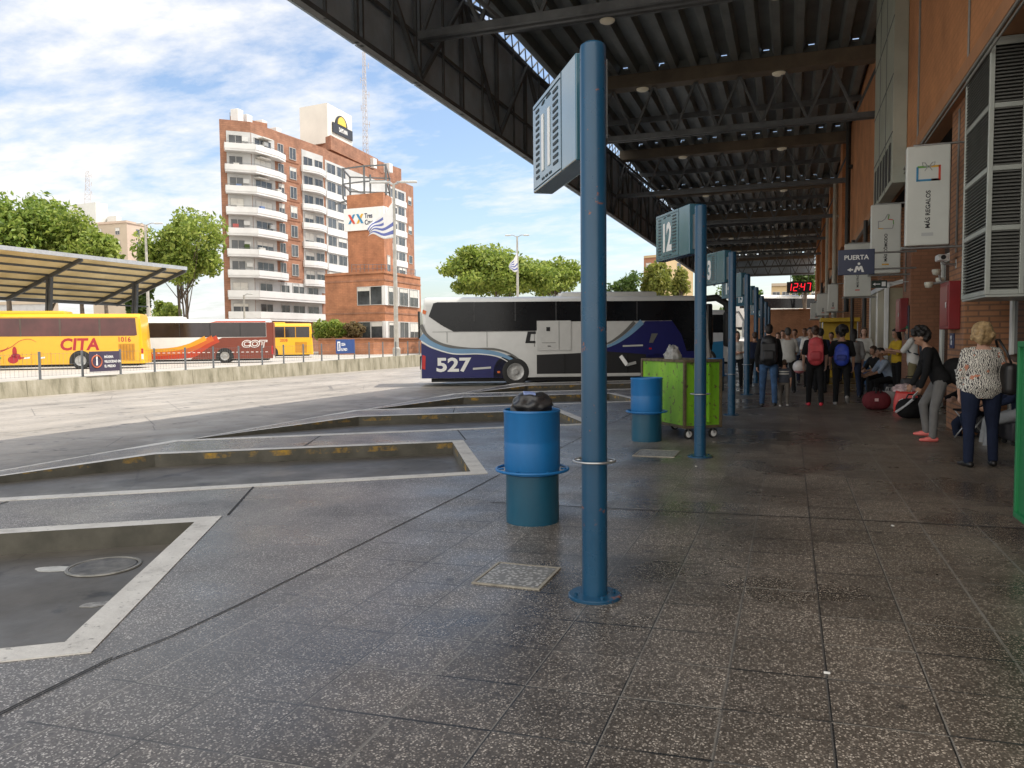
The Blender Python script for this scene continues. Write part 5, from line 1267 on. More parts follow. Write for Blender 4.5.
# ------------------------------------------------------------------ trees
BARK = M('bark', (.13,.10,.075), .9, var=.3, vs=3, bump=.5, bs=8)
def tree(name, label, cat, base, H, cz, cr, n_cl, leaves, ls, mat, seed, trunks=1, group='trees beyond the yard', spread=.22, flat=False):
    r = np.random.default_rng(seed); t = thing(name, label, cat, base, 0, group)
    cl = []
    while len(cl) < n_cl:
        p = r.uniform(-1, 1, 3)
        q = np.linalg.norm(p)
        if q > 1 or q < .35: continue
        if flat and p[2] < -.45: continue
        k = .72+.28*math.sin(3*math.atan2(p[1], p[0])+seed)*.5+r.uniform(-.08,.22)
        cl.append((p[0]*cr[0]*k, p[1]*cr[1]*k, cz+p[2]*cr[2]*(k if not flat else 1)))
    cl = np.array(cl); sig = spread*np.array(cr)
    idx = r.integers(0, n_cl, leaves); size = r.uniform(.55, 1.3, n_cl)
    off = r.normal(0, 1, (leaves, 3)); off /= np.maximum(1, np.linalg.norm(off, axis=1, keepdims=True)/1.9)
    c = cl[idx]+off*sig*size[idx][:, None]
    u = r.normal(0, 1, (leaves, 3)); u /= np.linalg.norm(u, axis=1, keepdims=True)
    w = r.normal(0, 1, (leaves, 3)); w[:, 2] *= .7; w -= u*np.sum(u*w, axis=1, keepdims=True); w /= np.linalg.norm(w, axis=1, keepdims=True)
    s = (ls*r.uniform(.6, 1.4, leaves))[:, None]; nn = np.cross(u, w)*s*.22
    v = np.stack([c-u*s, c-w*s*.55+nn, c+u*s, c+w*s*.55+nn], 1).reshape(-1, 3)
    f = np.arange(leaves*4).reshape(-1, 4)
    me = bpy.data.meshes.new('crown'); me.from_pydata(v.tolist(), [], f.tolist()); me.materials.append(mat); me.update()
    o = bpy.data.objects.new('crown', me); col.objects.link(o); o.parent = t
    m = MB(); rr = random.Random(seed); base_r = (H*.017+.05)*(1 if trunks == 1 else .42)
    for k in range(trunks):
        bx, by = (rr.uniform(-.5,.5), rr.uniform(-.4,.4)) if trunks > 1 else (0,0)
        top = Vector((bx*3+rr.uniform(-.3,.3)*cr[0]*.3, by*2, cz-.1*cr[2])); mid = Vector((bx*1.6+rr.uniform(-.3,.3), by*1.4, (cz-cr[2])*.6))
        m.tube([(bx,by,-.1),(bx,by,.4),tuple(mid),tuple(top)], [base_r*1.35, base_r, base_r*.75, base_r*.3], 10)
        for i in range(9 if trunks == 1 else 5):
            e = Vector(cl[rr.randrange(n_cl)]); st = mid.lerp(top, rr.uniform(.0,.85)); k1 = st.lerp(e, .5)+Vector((0,0,-.05*cr[2]))
            m.tube([tuple(st), tuple(k1), tuple(e)], [base_r*.42, base_r*.25, base_r*.08], 6)
    m.build('trunk', BARK, t, smooth=True); return t
def ptree(name, label, px, d, ytop, ybot, halfpx, n, leaves, ls, mat, seed, cat='tree', **kw):
    zt = ZH(px, ytop, d); zb_ = ZH(px, ybot, d); rx = halfpx/780*d
    return tree(name, label, cat, W(px, d, 0), zt, (zt+zb_)/2, (rx, rx, (zt-zb_)/2), n, leaves, ls, mat, seed, **kw)
ptree('leafy_tree', 'large leafy tree at the left edge behind the shelter, tallest of its clump', 12, 74, 199, 285, 46, 40, 11900, .25, LF1, 11)
ptree('leafy_tree', 'leafy tree second from the left edge, its top just right of the tallest one', 52, 80, 203, 290, 34, 34, 10200, .25, LF1, 12)
ptree('leafy_tree', 'leafy tree behind the shelter, in front of the distant tank building', 84, 77, 222, 292, 30, 30, 9350, .24, LF2, 13)
ptree('leafy_tree', 'rightmost of the clump of trees rising over the shelter roof', 108, 72, 236, 292, 20, 22, 5950, .24, LF2, 14)
ptree('leafy_tree', 'open many stemmed tree between the shelter and the apartment block', 187, 84, 205, 300, 44, 30, 11900, .24, LF2, 15, trunks=5, spread=.17)
ptree('leafy_tree', 'small dark tree behind the shelter posts left of the lamp pole', 138, 82, 272, 318, 17, 16, 2200, .3, LF3, 16)
ptree('leafy_tree', 'low far tree between the many stemmed tree and the white coach', 170, 130, 299, 330, 16, 12, 1400, .4, LF2, 17)
ptree('round_tree', 'wide umbrella shaped tree behind the navy coach, larger of the two', 499, 92, 251, 303, 58, 80, 22000, .24, LF2, 21, flat=True, spread=.17)
ptree('round_tree', 'smaller rounded tree right of the umbrella shaped tree', 555, 96, 263, 303, 28, 44, 10000, .23, LF2, 22, flat=True, spread=.18)
ptree('sparse_tree', 'sparse dark tree left of the golden tree under sign 12', 626, 104, 270, 300, 15, 14, 1100, .3, LF3, 23, spread=.24)
ptree('sparse_tree', 'bushy green and gold tree in front of the distant brick block', 656, 104, 261, 300, 16, 18, 2300, .3, LF4, 24, spread=.22)
ptree('sparse_tree', 'pointed golden green tree directly under sign 12', 681, 100, 266, 302, 9, 14, 1300, .28, LF4, 25, spread=.22)
ptree('street_tree', 'slim young tree with a bare trunk beyond the end of the canopy', 806, 88, 262, 296, 14, 14, 1300, .26, LF3, 26, spread=.25)
ptree('street_tree', 'leafy far tree behind the posts left of the canopy end', 735, 115, 288, 318, 22, 18, 1800, .35, LF3, 27)
def shrub(label, px, d, half, zt, seed, mat, zb=1.85):
    rx = half/780*d; return tree('shrub', label, 'shrub', W(px, d, zb), zt-zb, (zt-zb)*.5, (rx, rx*.8, (zt-zb)*.55), 18, 2200, .20, mat, seed, group='shrubs on the planter', spread=.26)
shrub('bright green shrub on the planter wall, left of the three', 325, 92.2, 11, 4.1, 31, LF2)
shrub('bright green shrub in the middle of the planter wall', 339, 91.6, 11, 3.9, 32, LF2)
shrub('reddish brown shrub at the right of the planter wall', 355, 91.2, 10, 3.5, 33, mat_leaf('reddish leaves', (.10,.075,.03), (.16,.11,.05), (.20,.16,.06)))
# ------------------------------------------------------------------ people
def remesh(mb, name, mat, parent, vox, smooth=2, it=True):
    me = bpy.data.meshes.new('tmp'); me.from_pydata([tuple(p) for p in mb.v], [], mb.f); me.update()
    bm = bmesh.new(); bm.from_mesh(me); bmesh.ops.recalc_face_normals(bm, faces=bm.faces[:]); bm.to_mesh(me); bm.free()
    ob = bpy.data.objects.new('tmp', me); col.objects.link(ob)
    a = ob.modifiers.new('r', 'REMESH'); a.mode = 'VOXEL'; a.voxel_size = vox; a.adaptivity = 0
    b = ob.modifiers.new('s', 'SMOOTH'); b.factor = .5; b.iterations = smooth
    dg = bpy.context.evaluated_depsgraph_get(); m2 = bpy.data.meshes.new_from_object(ob.evaluated_get(dg))
    bpy.data.objects.remove(ob); bpy.data.meshes.remove(me)
    m2.name = name; m2.materials.clear(); m2.materials.append(mat)
    m2.polygons.foreach_set('use_smooth', [True]*len(m2.polygons))
    o = bpy.data.objects.new(name, m2); col.objects.link(o); o.parent = parent; return o

def capsule(m, p0, p1, r0, r1, n=12, sq=(1., 1.), ref=None):
    p0 = Vector(p0); p1 = Vector(p1); d = p1-p0; L = d.length; d = d/L if L > 1e-6 else Vector((0,0,1))
    x = (Vector(ref) if ref is not None else Vector((1,0,0)) if abs(d.x) < .9 else Vector((0,1,0)))
    x = (x-d*x.dot(d)).normalized(); y = d.cross(x)
    rings = []
    for a in (80, 55, 28): rings.append((p0-d*r0*math.sin(R(a)), r0*math.cos(R(a))))
    rings += [(p0, r0), (p0.lerp(p1, .5), (r0+r1)/2), (p1, r1)]
    for a in (28, 55, 80): rings.append((p1+d*r1*math.sin(R(a)), r1*math.cos(R(a))))
    vs = [c+x*math.cos(2*math.pi*k/n)*r*sq[0]+y*math.sin(2*math.pi*k/n)*r*sq[1] for c, r in rings for k in range(n)]
    fs = [(i*n+k, i*n+(k+1) % n, (i+1)*n+(k+1) % n, (i+1)*n+k) for i in range(len(rings)-1) for k in range(n)]
    fs += [tuple(range(n))[::-1], tuple((len(rings)-1)*n+k for k in range(n))]
    m.add(vs, fs)
def ellip(m, c, r, rot=None, nu=14, nv=9):
    c = Vector(c); vs = []; fs = []
    for i in range(nv):
        th = math.pi*(i+.5)/nv
        for k in range(nu):
            ph = 2*math.pi*k/nu; p = Vector((r[0]*math.sin(th)*math.cos(ph), r[1]*math.sin(th)*math.sin(ph), r[2]*math.cos(th))); vs.append(c+(rot @ p if rot is not None else p))
    fs = [(i*nu+k, (i+1)*nu+k, (i+1)*nu+(k+1) % nu, i*nu+(k+1) % nu) for i in range(nv-1) for k in range(nu)]
    fs += [tuple(range(nu)), tuple((nv-1)*nu+k for k in range(nu))[::-1]]
    m.add(vs, fs)
def loft(m, secs, n=18):
    """secs: (centre, xvec, yvec) ellipses"""
    vs = [c+x*math.cos(2*math.pi*k/n)+y*math.sin(2*math.pi*k/n) for c, x, y in secs for k in range(n)]
    fs = [(i*n+k, i*n+(k+1) % n, (i+1)*n+(k+1) % n, (i+1)*n+k) for i in range(len(secs)-1) for k in range(n)]
    fs += [tuple(range(n))[::-1], tuple((len(secs)-1)*n+k for k in range(n))]
    m.add(vs, fs)

SK1 = M('skin light', (.50,.30,.22), .55, var=.05); SK2 = M('skin tan', (.36,.20,.13), .55, var=.05)
HBLK = M('black hair', (.014,.011,.010), .55, var=.3, vs=40, bump=.5, bs=60); HBRN = M('brown hair', (.06,.032,.018), .55, var=.3, vs=40, bump=.5, bs=60)
HBLD = M('blonde hair', (.40,.27,.13), .55, var=.3, vs=30, bump=.6, bs=50); HRED = M('auburn hair', (.16,.06,.03), .55, var=.3, vs=40, bump=.5, bs=60); HGRY = M('grey dark hair', (.05,.045,.04), .6, var=.3, vs=40)
def cloth(n, c, v=.14): return M('cloth '+n, c, .88, var=v, vs=7, bump=.35, bs=22, spec=.25)
CBLK = cloth('black', (.012,.012,.013)); CWHT = cloth('white', (.66,.65,.62), .07); CGRT = cloth('pale grey', (.50,.49,.46), .08); CJEAN = cloth('blue jeans', (.045,.095,.19), .3); CJND = cloth('dark jeans', (.020,.028,.055), .2)
CNVY = cloth('navy', (.012,.018,.042)); CGRY = cloth('grey leggings', (.17,.165,.16)); CKHK = cloth('khaki', (.20,.17,.09)); CRED = cloth('red', (.40,.02,.025)); CYLW = cloth('yellow', (.55,.36,.03)); CCYN = cloth('cyan', (.02,.25,.42)); CGRN = cloth('green cap', (.02,.13,.07)); CSTR = cloth('dark stripe', (.05,.055,.07)); CTAU = cloth('taupe', (.13,.115,.10)); CSKB = cloth('pale blue shirt', (.30,.36,.45))
SHB = M('black shoe', (.013,.012,.012), .4, var=.1); SHW = M('white shoe', (.65,.64,.62), .5, var=.08); SHP = M('pink shoe', (.72,.17,.15), .6, var=.08); SHR = M('red shoe', (.60,.03,.05), .55, var=.08); SHG = M('grey shoe', (.25,.24,.23), .6, var=.1)
PR = mat_print('scribble print blouse'); EYE = M('eye dark', (.01,.008,.008), .25, var=0); LIP = M('lips', (.35,.11,.09), .5, var=0)

def person(label, loc, heading, h=1.7, lean=0, legs=((0,3,0),(0,3,0)), arms=((4,8,12,0),(4,8,12,0)), shirt=CBLK, sleeve=1., trousers=CJEAN, leglen=1., shoes=SHB, skin=SK1,
           hair=('short', HBLK), fem=False, head=(0,0), bulk=1., sit=None, hem=-.06, vox=.013, cap=None, feet_yaw=(8,8), twist=0, group='people waiting on the platform'):
    s = h/1.72; hipz = .90*s
    a = Vector((0, math.sin(R(lean)), math.cos(R(lean)))); f = Vector((0, math.cos(R(lean)), -math.sin(R(lean)))); X = Vector((1,0,0))
    if twist:
        tw = Matrix.Rotation(R(twist), 3, a); Xs = tw @ X; fs_ = tw @ f
    else: Xs, fs_ = X, f
    P0 = Vector((0,0,hipz))
    def S(t): return P0+a*(t*s)
    # legs
    J = []
    for i, side in enumerate((-1, 1)):
        p, ab, kn = legs[i]; hip = P0+X*side*.088*s*bulk+Vector((0,0,-.02*s))
        d1 = Vector((side*math.sin(R(ab)), math.sin(R(p))*math.cos(R(ab)), -math.cos(R(p))*math.cos(R(ab)))); knee = hip+d1*.425*s
        q = p-kn; d2 = Vector((side*math.sin(R(ab*.5)), math.sin(R(q)), -math.cos(R(q)))).normalized(); ank = knee+d2*.415*s
        J.append((hip, knee, ank, d2))
    footmin = min(j[2].z for j in J)-.075*s
    lift = -footmin if sit is None else sit-(hipz-.10*s)
    sh = Vector((0,0,lift))
    t = thing('person', label, 'person', loc, R(heading-90), group)
    # torso sections: t, half width, half depth, forward offset
    wa = (.128 if fem else .142)*bulk
    tors = [(-.10,.105,.09,-.005),(-.03,.16*bulk,.115,-.012),(.04,.168*bulk,.12*bulk,-.01),(.12,.152*bulk,.108*bulk,0),(.20,wa,.10*bulk,.005),(.30,.155*bulk,.112*bulk,.008),(.38,.166*bulk,.12 if not fem else .126,.012),(.44,.168,.105,.0),(.49,.145,.08,-.01),(.525,.07,.062,-.012)]
    def tsec(m, t0, t1, ex, flare=0.):
        sec = []
        for (tt, w, d, o) in tors:
            if t0-1e-6 <= tt <= t1+1e-6: 
                e = ex+(flare*max(0, (.12-tt)) if tt < .12 else 0); k = min(1, max(0, tt/.3)); Xt = X.lerp(Xs, k); ft = f.lerp(fs_, k)
                sec.append((S(tt)+ft*o*s+sh, Xt*(w+e)*s, ft*(d+e)*s))
        loft(m, sec)
    b = MB(); tsec(b, -.10, .525, -.004)
    neck0 = S(.50)+sh-fs_*.01*s; hd = Matrix.Rotation(R(head[0]), 3, 'Z') @ Matrix.Rotation(R(-head[1]), 3, 'X')
    up_ = (a*.6+Vector((0,0,.4))).normalized(); neck1 = neck0+up_*.095*s+fs_*.012*s
    capsule(b, neck0, neck1, .055*s, .05*s)
    hc = neck1+(up_*.075+hd @ Vector((0,.022,.02)))*s
    def H(x, y, z): return hc+hd @ (Vector((x,y,z))*s)
    ellip(b, H(0,-.005,.025), (.074*s,.095*s,.098*s), hd); ellip(b, H(0,.03,-.055), (.052*s,.058*s,.062*s), hd); ellip(b, H(0,.04,-.02), (.06*s,.05*s,.07*s), hd)
    capsule(b, H(0,.088,.005), H(0,.104,-.032), .010*s, .015*s, 8); 
    for sx in (-1, 1): ellip(b, H(sx*.074,-.005,-.01), (.012*s,.024*s,.033*s), hd, 8, 6); ellip(b, H(sx*.03,.082,.022), (.02*s,.012*s,.008*s), hd, 8, 6)
    capsule(b, H(-.018,.088,-.062), H(.018,.088,-.062), .009*s, .009*s, 8)
    slv = MB(); tsec(slv, -.10 if hem < -.08 else (-.03 if hem < -.02 else .04), .49, .014, .06)
    capsule(slv, S(.47)+sh-Xs*.11*s, S(.47)+sh+Xs*.11*s, .066*s, .066*s, sq=(1,.9))
    hands = []
    for i, side in enumerate((-1, 1)):
        p, ab, el, inn = arms[i]; shd = S(.455)+Xs*side*.172*s+sh
        d1 = Vector((side*math.sin(R(ab)), math.sin(R(p))*math.cos(R(ab)), -math.cos(R(p))*math.cos(R(ab)))); elb = shd+d1*.285*s
        q = p+el; d2 = Vector((-side*math.sin(R(inn)), math.sin(R(q))*math.cos(R(inn)), -math.cos(R(q))*math.cos(R(inn)))); wr = elb+d2*.245*s
        capsule(b, shd, elb, .048*s, .038*s); capsule(b, elb, wr, .038*s, .025*s)
        # hand: palm + five fingers, thumb from the side near the wrist, gently curled toward the body
        pn = Vector((-side,0,0)); pn = (pn-d2*pn.dot(d2)); pn = pn.normalized() if pn.length > .1 else Vector((0,1,0)); wd = d2.cross(pn).normalized()
        if wd.y < 0 and abs(wd.y) > .2: wd = -wd
        pc = wr+d2*.05*s; capsule(b, wr+d2*.015*s, wr+d2*.075*s, .027*s, .036*s, 10, (1., .5), wd)
        for k, (o_, ln) in enumerate(((-.028,.058),(-.010,.072),(.010,.076),(.028,.068))):
            k0 = wr+d2*.088*s+wd*o_*s; k1 = k0+(d2*.85+pn*.45).normalized()*ln*.55*s; k2 = k1+(d2*.45+pn*.9).normalized()*ln*.5*s
            capsule(b, k0-d2*.02*s, k1, .0095*s, .009*s, 6); capsule(b, k1, k2, .009*s, .0075*s, 6)
        t0 = wr+d2*.03*s+wd*.026*s; t1 = t0+(wd*.7+d2*.7+pn*.2).normalized()*.035*s; t2 = t1+(d2*.9+pn*.35).normalized()*.03*s; capsule(b, t0, t1, .012*s, .010*s, 6); capsule(b, t1, t2, .010*s, .008*s, 6)
        if sleeve > 0:
            L = sleeve*2; e1 = shd.lerp(elb, min(1, L)); capsule(slv, shd+(-d1*.0), e1, .066*s*(.95 if fem else 1), (.056 if L >= 1 else .064)*s)
            if L > 1: e2 = elb.lerp(wr, min(.97, L-1)); capsule(slv, elb, e2, .054*s, .040*s)
        hands.append((t.matrix_basis @ (wr+d2*.08*s), d2))
    tr = MB(); tsec(tr, -.10, .12, .010)
    for i, side in enumerate((-1, 1)):
        hip, knee, ank, d2 = [v+sh if j < 3 else v for j, v in enumerate(J[i])]
        th = (.088 if fem else .084)*s*bulk
        capsule(b, hip, knee, th*.86, .052*s); capsule(b, knee, knee.lerp(ank,.35), .050*s, .056*s); capsule(b, knee.lerp(ank,.35), ank, .055*s, .036*s)
        capsule(tr, hip+Vector((0,0,.02*s)), knee, th*1.08, .068*s)
        if leglen > .5:
            e = knee.lerp(ank, min(.98, (leglen-.5)*2)); capsule(tr, knee, e, .066*s, .056*s)
        fy = R(feet_yaw[i])*side; fd = Vector((math.sin(fy), math.cos(fy), 0))
        if legs[i][2] > 25 and legs[i][0] < 12 and sit is None: fd = (fd+Vector((0,0,-.75))).normalized()
        capsule(b, ank, ank+fd*.06*s-Vector((0,0,.03*s)), .036*s, .034*s, 8)
        so = MB(); gz = Vector((0,0,-.036*s))
        capsule(so, ank-fd*.045*s+gz, ank+fd*.07*s+gz, .04*s, .044*s, 12, (1,.95)); capsule(so, ank+fd*.07*s+gz-Vector((0,0,.006*s)), ank+fd*.155*s+gz-Vector((0,0,.010*s)), .044*s, .032*s, 12, (1,.8)); capsule(so, ank, ank+gz, .043*s, .042*s, 10)
        zmin = ank.z-.075*s
        if fd.z == 0: so.v = [(v[0], v[1], max(zmin, v[2])) for v in map(tuple, so.v)]
        shoe = remesh(so, 'shoe', shoes, t, vox*.8, 1)
    body = remesh(b, 'body', skin, t, min(vox, .011), 1)
    remesh(slv, 'shirt', shirt, t, vox, 3); remesh(tr, 'trousers', trousers, t, vox, 3)
    e = MB()
    for sx in (-1, 1): ellip(e, H(sx*.031,.089,.008), (.011*s,.007*s,.007*s), hd, 8, 6)
    e.build('eyes', EYE, t, smooth=True)
    e = MB(); ellip(e, H(0,.094,-.061), (.021*s,.008*s,.007*s), hd, 8, 6); e.build('mouth', LIP, t, smooth=True)
    kind, hm = hair; hb = MB(); sk = rng.random()
    if kind != 'bald':
        ellip(hb, H(0,-.022,.045), (.083*s,.096*s,.092*s), hd); ellip(hb, H(0,-.05,.0), (.078*s,.062*s,.085*s), hd)
        ellip(hb, H(0,.03,.095), (.062*s,.05*s,.032*s), hd)
        r_ = random.Random(int(h*977)+len(label))
        for _ in range(34):
            v = Vector((r_.gauss(0,1), r_.gauss(-.5,.9), r_.gauss(.4,.9))).normalized()
            if v.y > .5 and v.z < .6: continue
            ellip(hb, H(v.x*.074,-.022+v.y*.088,.04+v.z*.086), (.018*s,.018*s,.022*s), hd, 6, 5)
        if kind == 'bob':
            for sx in (-1,1): ellip(hb, H(sx*.07,-.01,-.02), (.026*s,.062*s,.095*s), hd)
            ellip(hb, H(0,-.06,-.03), (.09*s,.05*s,.105*s), hd)
        if kind == 'bigbob':
            ellip(hb, H(0,-.03,.02), (.118*s,.125*s,.125*s), hd); ellip(hb, H(0,-.05,-.05), (.122*s,.09*s,.10*s), hd)
            r_ = random.Random(5)
            for _ in range(26):
                v = Vector((r_.gauss(0,1), r_.gauss(-.5,.8), r_.gauss(-.1,.8))).normalized(); ellip(hb, H(v.x*.115,-.035+v.y*.11,-.01+v.z*.125), (.03*s,.03*s,.045*s), hd, 8, 6)
        if kind == 'long':
            for sx in (-1,1): ellip(hb, H(sx*.068,-.02,-.03), (.022*s,.05*s,.1*s), hd)
            capsule(hb, H(0,-.07,-.02), H(0,-.085,-.24), .075*s, .05*s, 12, (1,.5), hd @ Vector((1,0,0)))
        if kind == 'bun': ellip(hb, H(0,-.115,.06), (.04*s,.04*s,.04*s), hd)
        if kind == 'pony': capsule(hb, H(0,-.1,.03), H(0,-.12,-.2), .034*s, .02*s)
        if kind == 'curly':
            r_ = random.Random(h*1000)
            for _ in range(46):
                v = Vector((r_.gauss(0,1), r_.gauss(-.35,1), r_.gauss(.35,1))).normalized()
                if v.y > .55 and v.z < .5: continue
                ellip(hb, H(v.x*.108,-.02+v.y*.115,.04+v.z*.115), (.042*s,.042*s,.042*s), hd, 8, 6)
        remesh(hb, 'hair', hm, t, vox*.8, 2)
    if cap:
        cb = MB(); ellip(cb, H(0,-.012,.06), (.088*s,.102*s,.072*s), hd); capsule(cb, H(0,.075,.062), H(0,.155,.05), .07*s, .05*s, 12, (1,.16), hd @ Vector((1,0,0))); remesh(cb, 'cap', cap, t, vox*.7, 2)
    t['_sh'] = 1; del t['_sh']
    return t, dict(S=lambda tt, x=0, y=0: t.matrix_basis @ (S(tt)+Xs*x*s+fs_*y*s+sh), hands=hands, s=s, rz=R(heading-90), lean=lean)

def backpack(info, mat, mat2, label, w=.30, hgt=.44, dp=.17, t0=.27, rot=0):
    s = info['s']; c = info['S'](t0, 0, -.20); t = thing('backpack', label, 'backpack', c, info['rz'], 'backpacks carried by people')
    t.rotation_euler = (-R(info['lean']), 0, info['rz']+rot)
    m = MB(); capsule(m, (0,0,-hgt*.32), (0,0,hgt*.30), w*.5, w*.46, 16, (1,dp/w), (1,0,0)); m.bbox(-w*.46,w*.46,-dp*.5,dp*.42,-hgt*.5,hgt*.3,.04); remesh(m, 'bag', mat, t, .012, 4)
    m = MB(); m.bbox(-w*.34,w*.34,-dp*.72,-dp*.36,-hgt*.44,-hgt*.02,.045); remesh(m, 'pocket', mat2, t, .011, 4)
    m = MB()
    for sx in (-1, 1):
        m.tube([(sx*w*.28,dp*.3,hgt*.42),(sx*w*.34,dp*.55,hgt*.52),(sx*w*.40,dp*1.5,hgt*.48),(sx*w*.46,dp*2.05,hgt*.2),(sx*w*.5,dp*1.6,-hgt*.15),(sx*w*.44,dp*.5,-hgt*.3)], .02, 8)
    m.tube([(-.04,0,hgt*.5),(0,-.02,hgt*.58),(.04,0,hgt*.5)], .01, 6); m.build('strap', mat2, t, smooth=True); return t
def P2(x, y): return (x, y, 0)

# woman in the printed blouse (nearest figure)
t, i1 = person('blonde woman seen from behind in a printed blouse and navy trousers', P2(2.06,10.15), 98, 1.62, 2, ((-3,3,2),(7,5,6)), ((4,10,14,4),(-6,14,42,10)), PR, .78, CNVY, 1., SHB, SK1, ('bigbob', HBLD), True, (22,6), 1.28, hem=-.1, vox=.010, feet_yaw=(16,10))
hb = thing('shoulder_bag', 'black leather shoulder bag on the right side of the blonde woman', 'handbag', tuple(i1['S'](.16, .26, -.04)), i1['rz'])
m = MB(); m.bbox(-.075,.075,-.19,.17,-.20,.16,.06); remesh(m, 'bag', M('black leather', (.013,.012,.012), .4, var=.2), hb, .011, 3)
m = MB(); m.tube([(.0,-.15,.12),(-.05,-.12,.28),(-.10,-.04,.42),(-.10,.05,.42),(-.05,.10,.28),(0,.13,.12)], .014, 8); m.build('strap', MATS['black leather'], hb, smooth=True)
# woman bending over her phone
t, i2 = person('curly haired woman in a black top and grey leggings leaning forward over a phone', P2(2.02,12.45), 178, 1.64, 24, ((12,2,10),(30,7,38)), ((6,6,10,8),(14,6,12,6)), CBLK, 1., CGRY, 1., SHP, SK2, ('curly', HBLK), True, (0,34), 1.02, hem=-.1, vox=.010)
hp = i2['hands'][0][0]; m = MB(); m.bbox(-.038,.038,-.006,.006,-.08,.08,.005); o = m.build('phone', M('white phone', (.6,.6,.6), .25, var=0), loc=tuple(hp+Vector((-.03,.0,-.03)))); o.rotation_euler = (R(40), R(40), i2['rz']); tag(o, 'white phone in the hands of the curly haired woman', 'phone')
t = thing('waist_bag', 'large black bag with a pale flap hanging behind the curly haired woman', 'bag', tuple(i2['S'](.02, 0, -.30)), i2['rz'])
m = MB(); ellip(m, (0,-.06,-.06), (.17,.25,.18)); ellip(m, (0,.06,.04), (.15,.18,.14)); remesh(m, 'bag', CBLK, t, .013, 4)
m = MB(); m.bbox(-.176,-.166,-.16,.10,-.03,.05,.004, Matrix.Rotation(R(-20), 4, 'X')); m.build('flap', M('pale flap', (.5,.5,.5), .6, var=.05), t)
# walkers in the middle
t, i3 = person('man walking away in a black jacket with a blue collar and faded jeans', P2(-.43,17.7), 92, 1.76, 3, ((10,3,6),(-12,3,14)), ((-4,12,18,0),(4,12,14,0)), CBLK, 1., CJEAN, 1., SHB, SK1, ('short', HBLK), False, (0,4), 1.06)
backpack(i3, M('black nylon', (.012,.012,.014), .5, var=.25, vs=9), M('black nylon webbing', (.02,.02,.022), .6, var=.2), 'large black backpack on the man in faded jeans', .36, .52, .22)
cl = MB(); c = i3['S'](.52,0,-.02); cl.tube([(c.x+.085*math.cos(a*.524), c.y+.075*math.sin(a*.524), c.z) for a in range(12)], .026, 8, closed=True); o = cl.build('hood_collar', CCYN, smooth=True); tag(o, 'bright blue collar of a hood round the neck of the man with black backpack', 'collar')
t, i4 = person('small child in a striped top and grey trousers walking with the adults', P2(-.11,17.75), 88, 1.02, 2, ((16,3,8),(-14,3,22)), ((14,10,16,0),(-12,12,16,0)), CSTR, .45, CTAU, 1., SHW, SK2, ('short', HBRN), False, (0,4), 1.16)
st_ = MB(); c = i4['S'](.30,0,-.005); 
for dz in (.0,.05): st_.lathe([(.108,-.012),(.112,0),(.108,.012)], 22, (c.x, c.y, c.z+dz), cap=False)
o = st_.build('chest_stripe', CGRT, t, smooth=True); o.matrix_parent_inverse = t.matrix_basis.inverted()
t, i5 = person('woman walking away in black with red sneakers and a coral backpack', P2(.52,18.2), 92, 1.72, 2, ((8,3,4),(-8,3,10)), ((4,12,20,0),(6,12,18,0)), CBLK, .4, CBLK, 1., SHR, SK1, ('bun', HBRN), True, (0,2), 1.0)
backpack(i5, M('coral nylon', (.52,.06,.07), .6, var=.15, vs=9), M('dark coral nylon', (.36,.035,.045), .6, var=.15), 'coral red backpack on the woman with red sneakers', .34, .48, .18)
t, i6 = person('woman in black clothes walking away with one heel raised, third of the walkers', P2(1.07,18.45), 86, 1.70, 3, ((12,3,8),(-16,3,34)), ((6,14,24,0),(-6,12,16,0)), CBLK, .45, CBLK, 1., SHG, SK2, ('curly', HBLK), True, (4,2), 1.02, hem=-.1)
backpack(i6, M('royal blue nylon', (.02,.05,.38), .6, var=.15, vs=9), M('navy nylon', (.015,.03,.20), .6, var=.15), 'royal blue round bag on the back of the third walker', .32, .30, .15, .20)
t, i7 = person('woman facing the camera in a pale grey sweater and blue jeans with folded arms', P2(1.88,23.1), 255, 1.72, -2, ((4,3,3),(-4,3,4)), ((18,12,62,52),(20,12,66,50)), CGRT, .9, CJEAN, 1., SHB, SK1, ('long', HBRN), True, (10,-2), 1.06, hem=-.1)
t, i8 = person('man with dark grey hair walking away in a loose white short sleeved shirt', P2(-.05,22.0), 96, 1.74, 3, ((14,3,8),(-10,3,16)), ((-6,12,18,0),(16,14,40,10)), CGRT, .45, CBLK, 1., SHB, SK2, ('short', HGRY), False, (0,4), 1.14, hem=-.1)
t, i9 = person('man facing the camera in a plain white t-shirt and black trousers', P2(.55,24.4), 262, 1.76, 1, ((10,3,6),(-8,3,12)), ((4,10,22,4),(6,10,60,30)), CWHT, .42, CBLK, 1., SHB, SK2, ('short', HBLK), False, (12,0), 1.02)
t, i10 = person('woman with pale top and dark trousers behind the third post with folded arms', P2(-1.45,23.6), 275, 1.66, 0, ((3,3,2),(-3,3,2)), ((18,12,62,50),(20,12,66,52)), CGRT, .42, CBLK, 1., SHB, SK1, ('long', HBLK), True, (0,0), 1.06)
t, i11 = person('person in a dark coat half hidden behind the fourth post', P2(-1.0,24.9), 110, 1.64, 4, ((6,3,4),(-6,3,8)), ((4,10,20,0),(8,10,24,0)), CNVY, 1., CBLK, 1., SHB, SK2, ('short', HBRN), False, (0,4), 1.05)
t, i12 = person('dark haired woman in a black and yellow top standing against the wall', P2(2.42,20.6), 205, 1.66, 2, ((3,3,2),(-3,3,2)), ((24,8,74,18),(20,8,60,14)), CYLW, .5, CBLK, 1., SHB, SK2, ('long', HBLK), True, (0,12), 1.02)
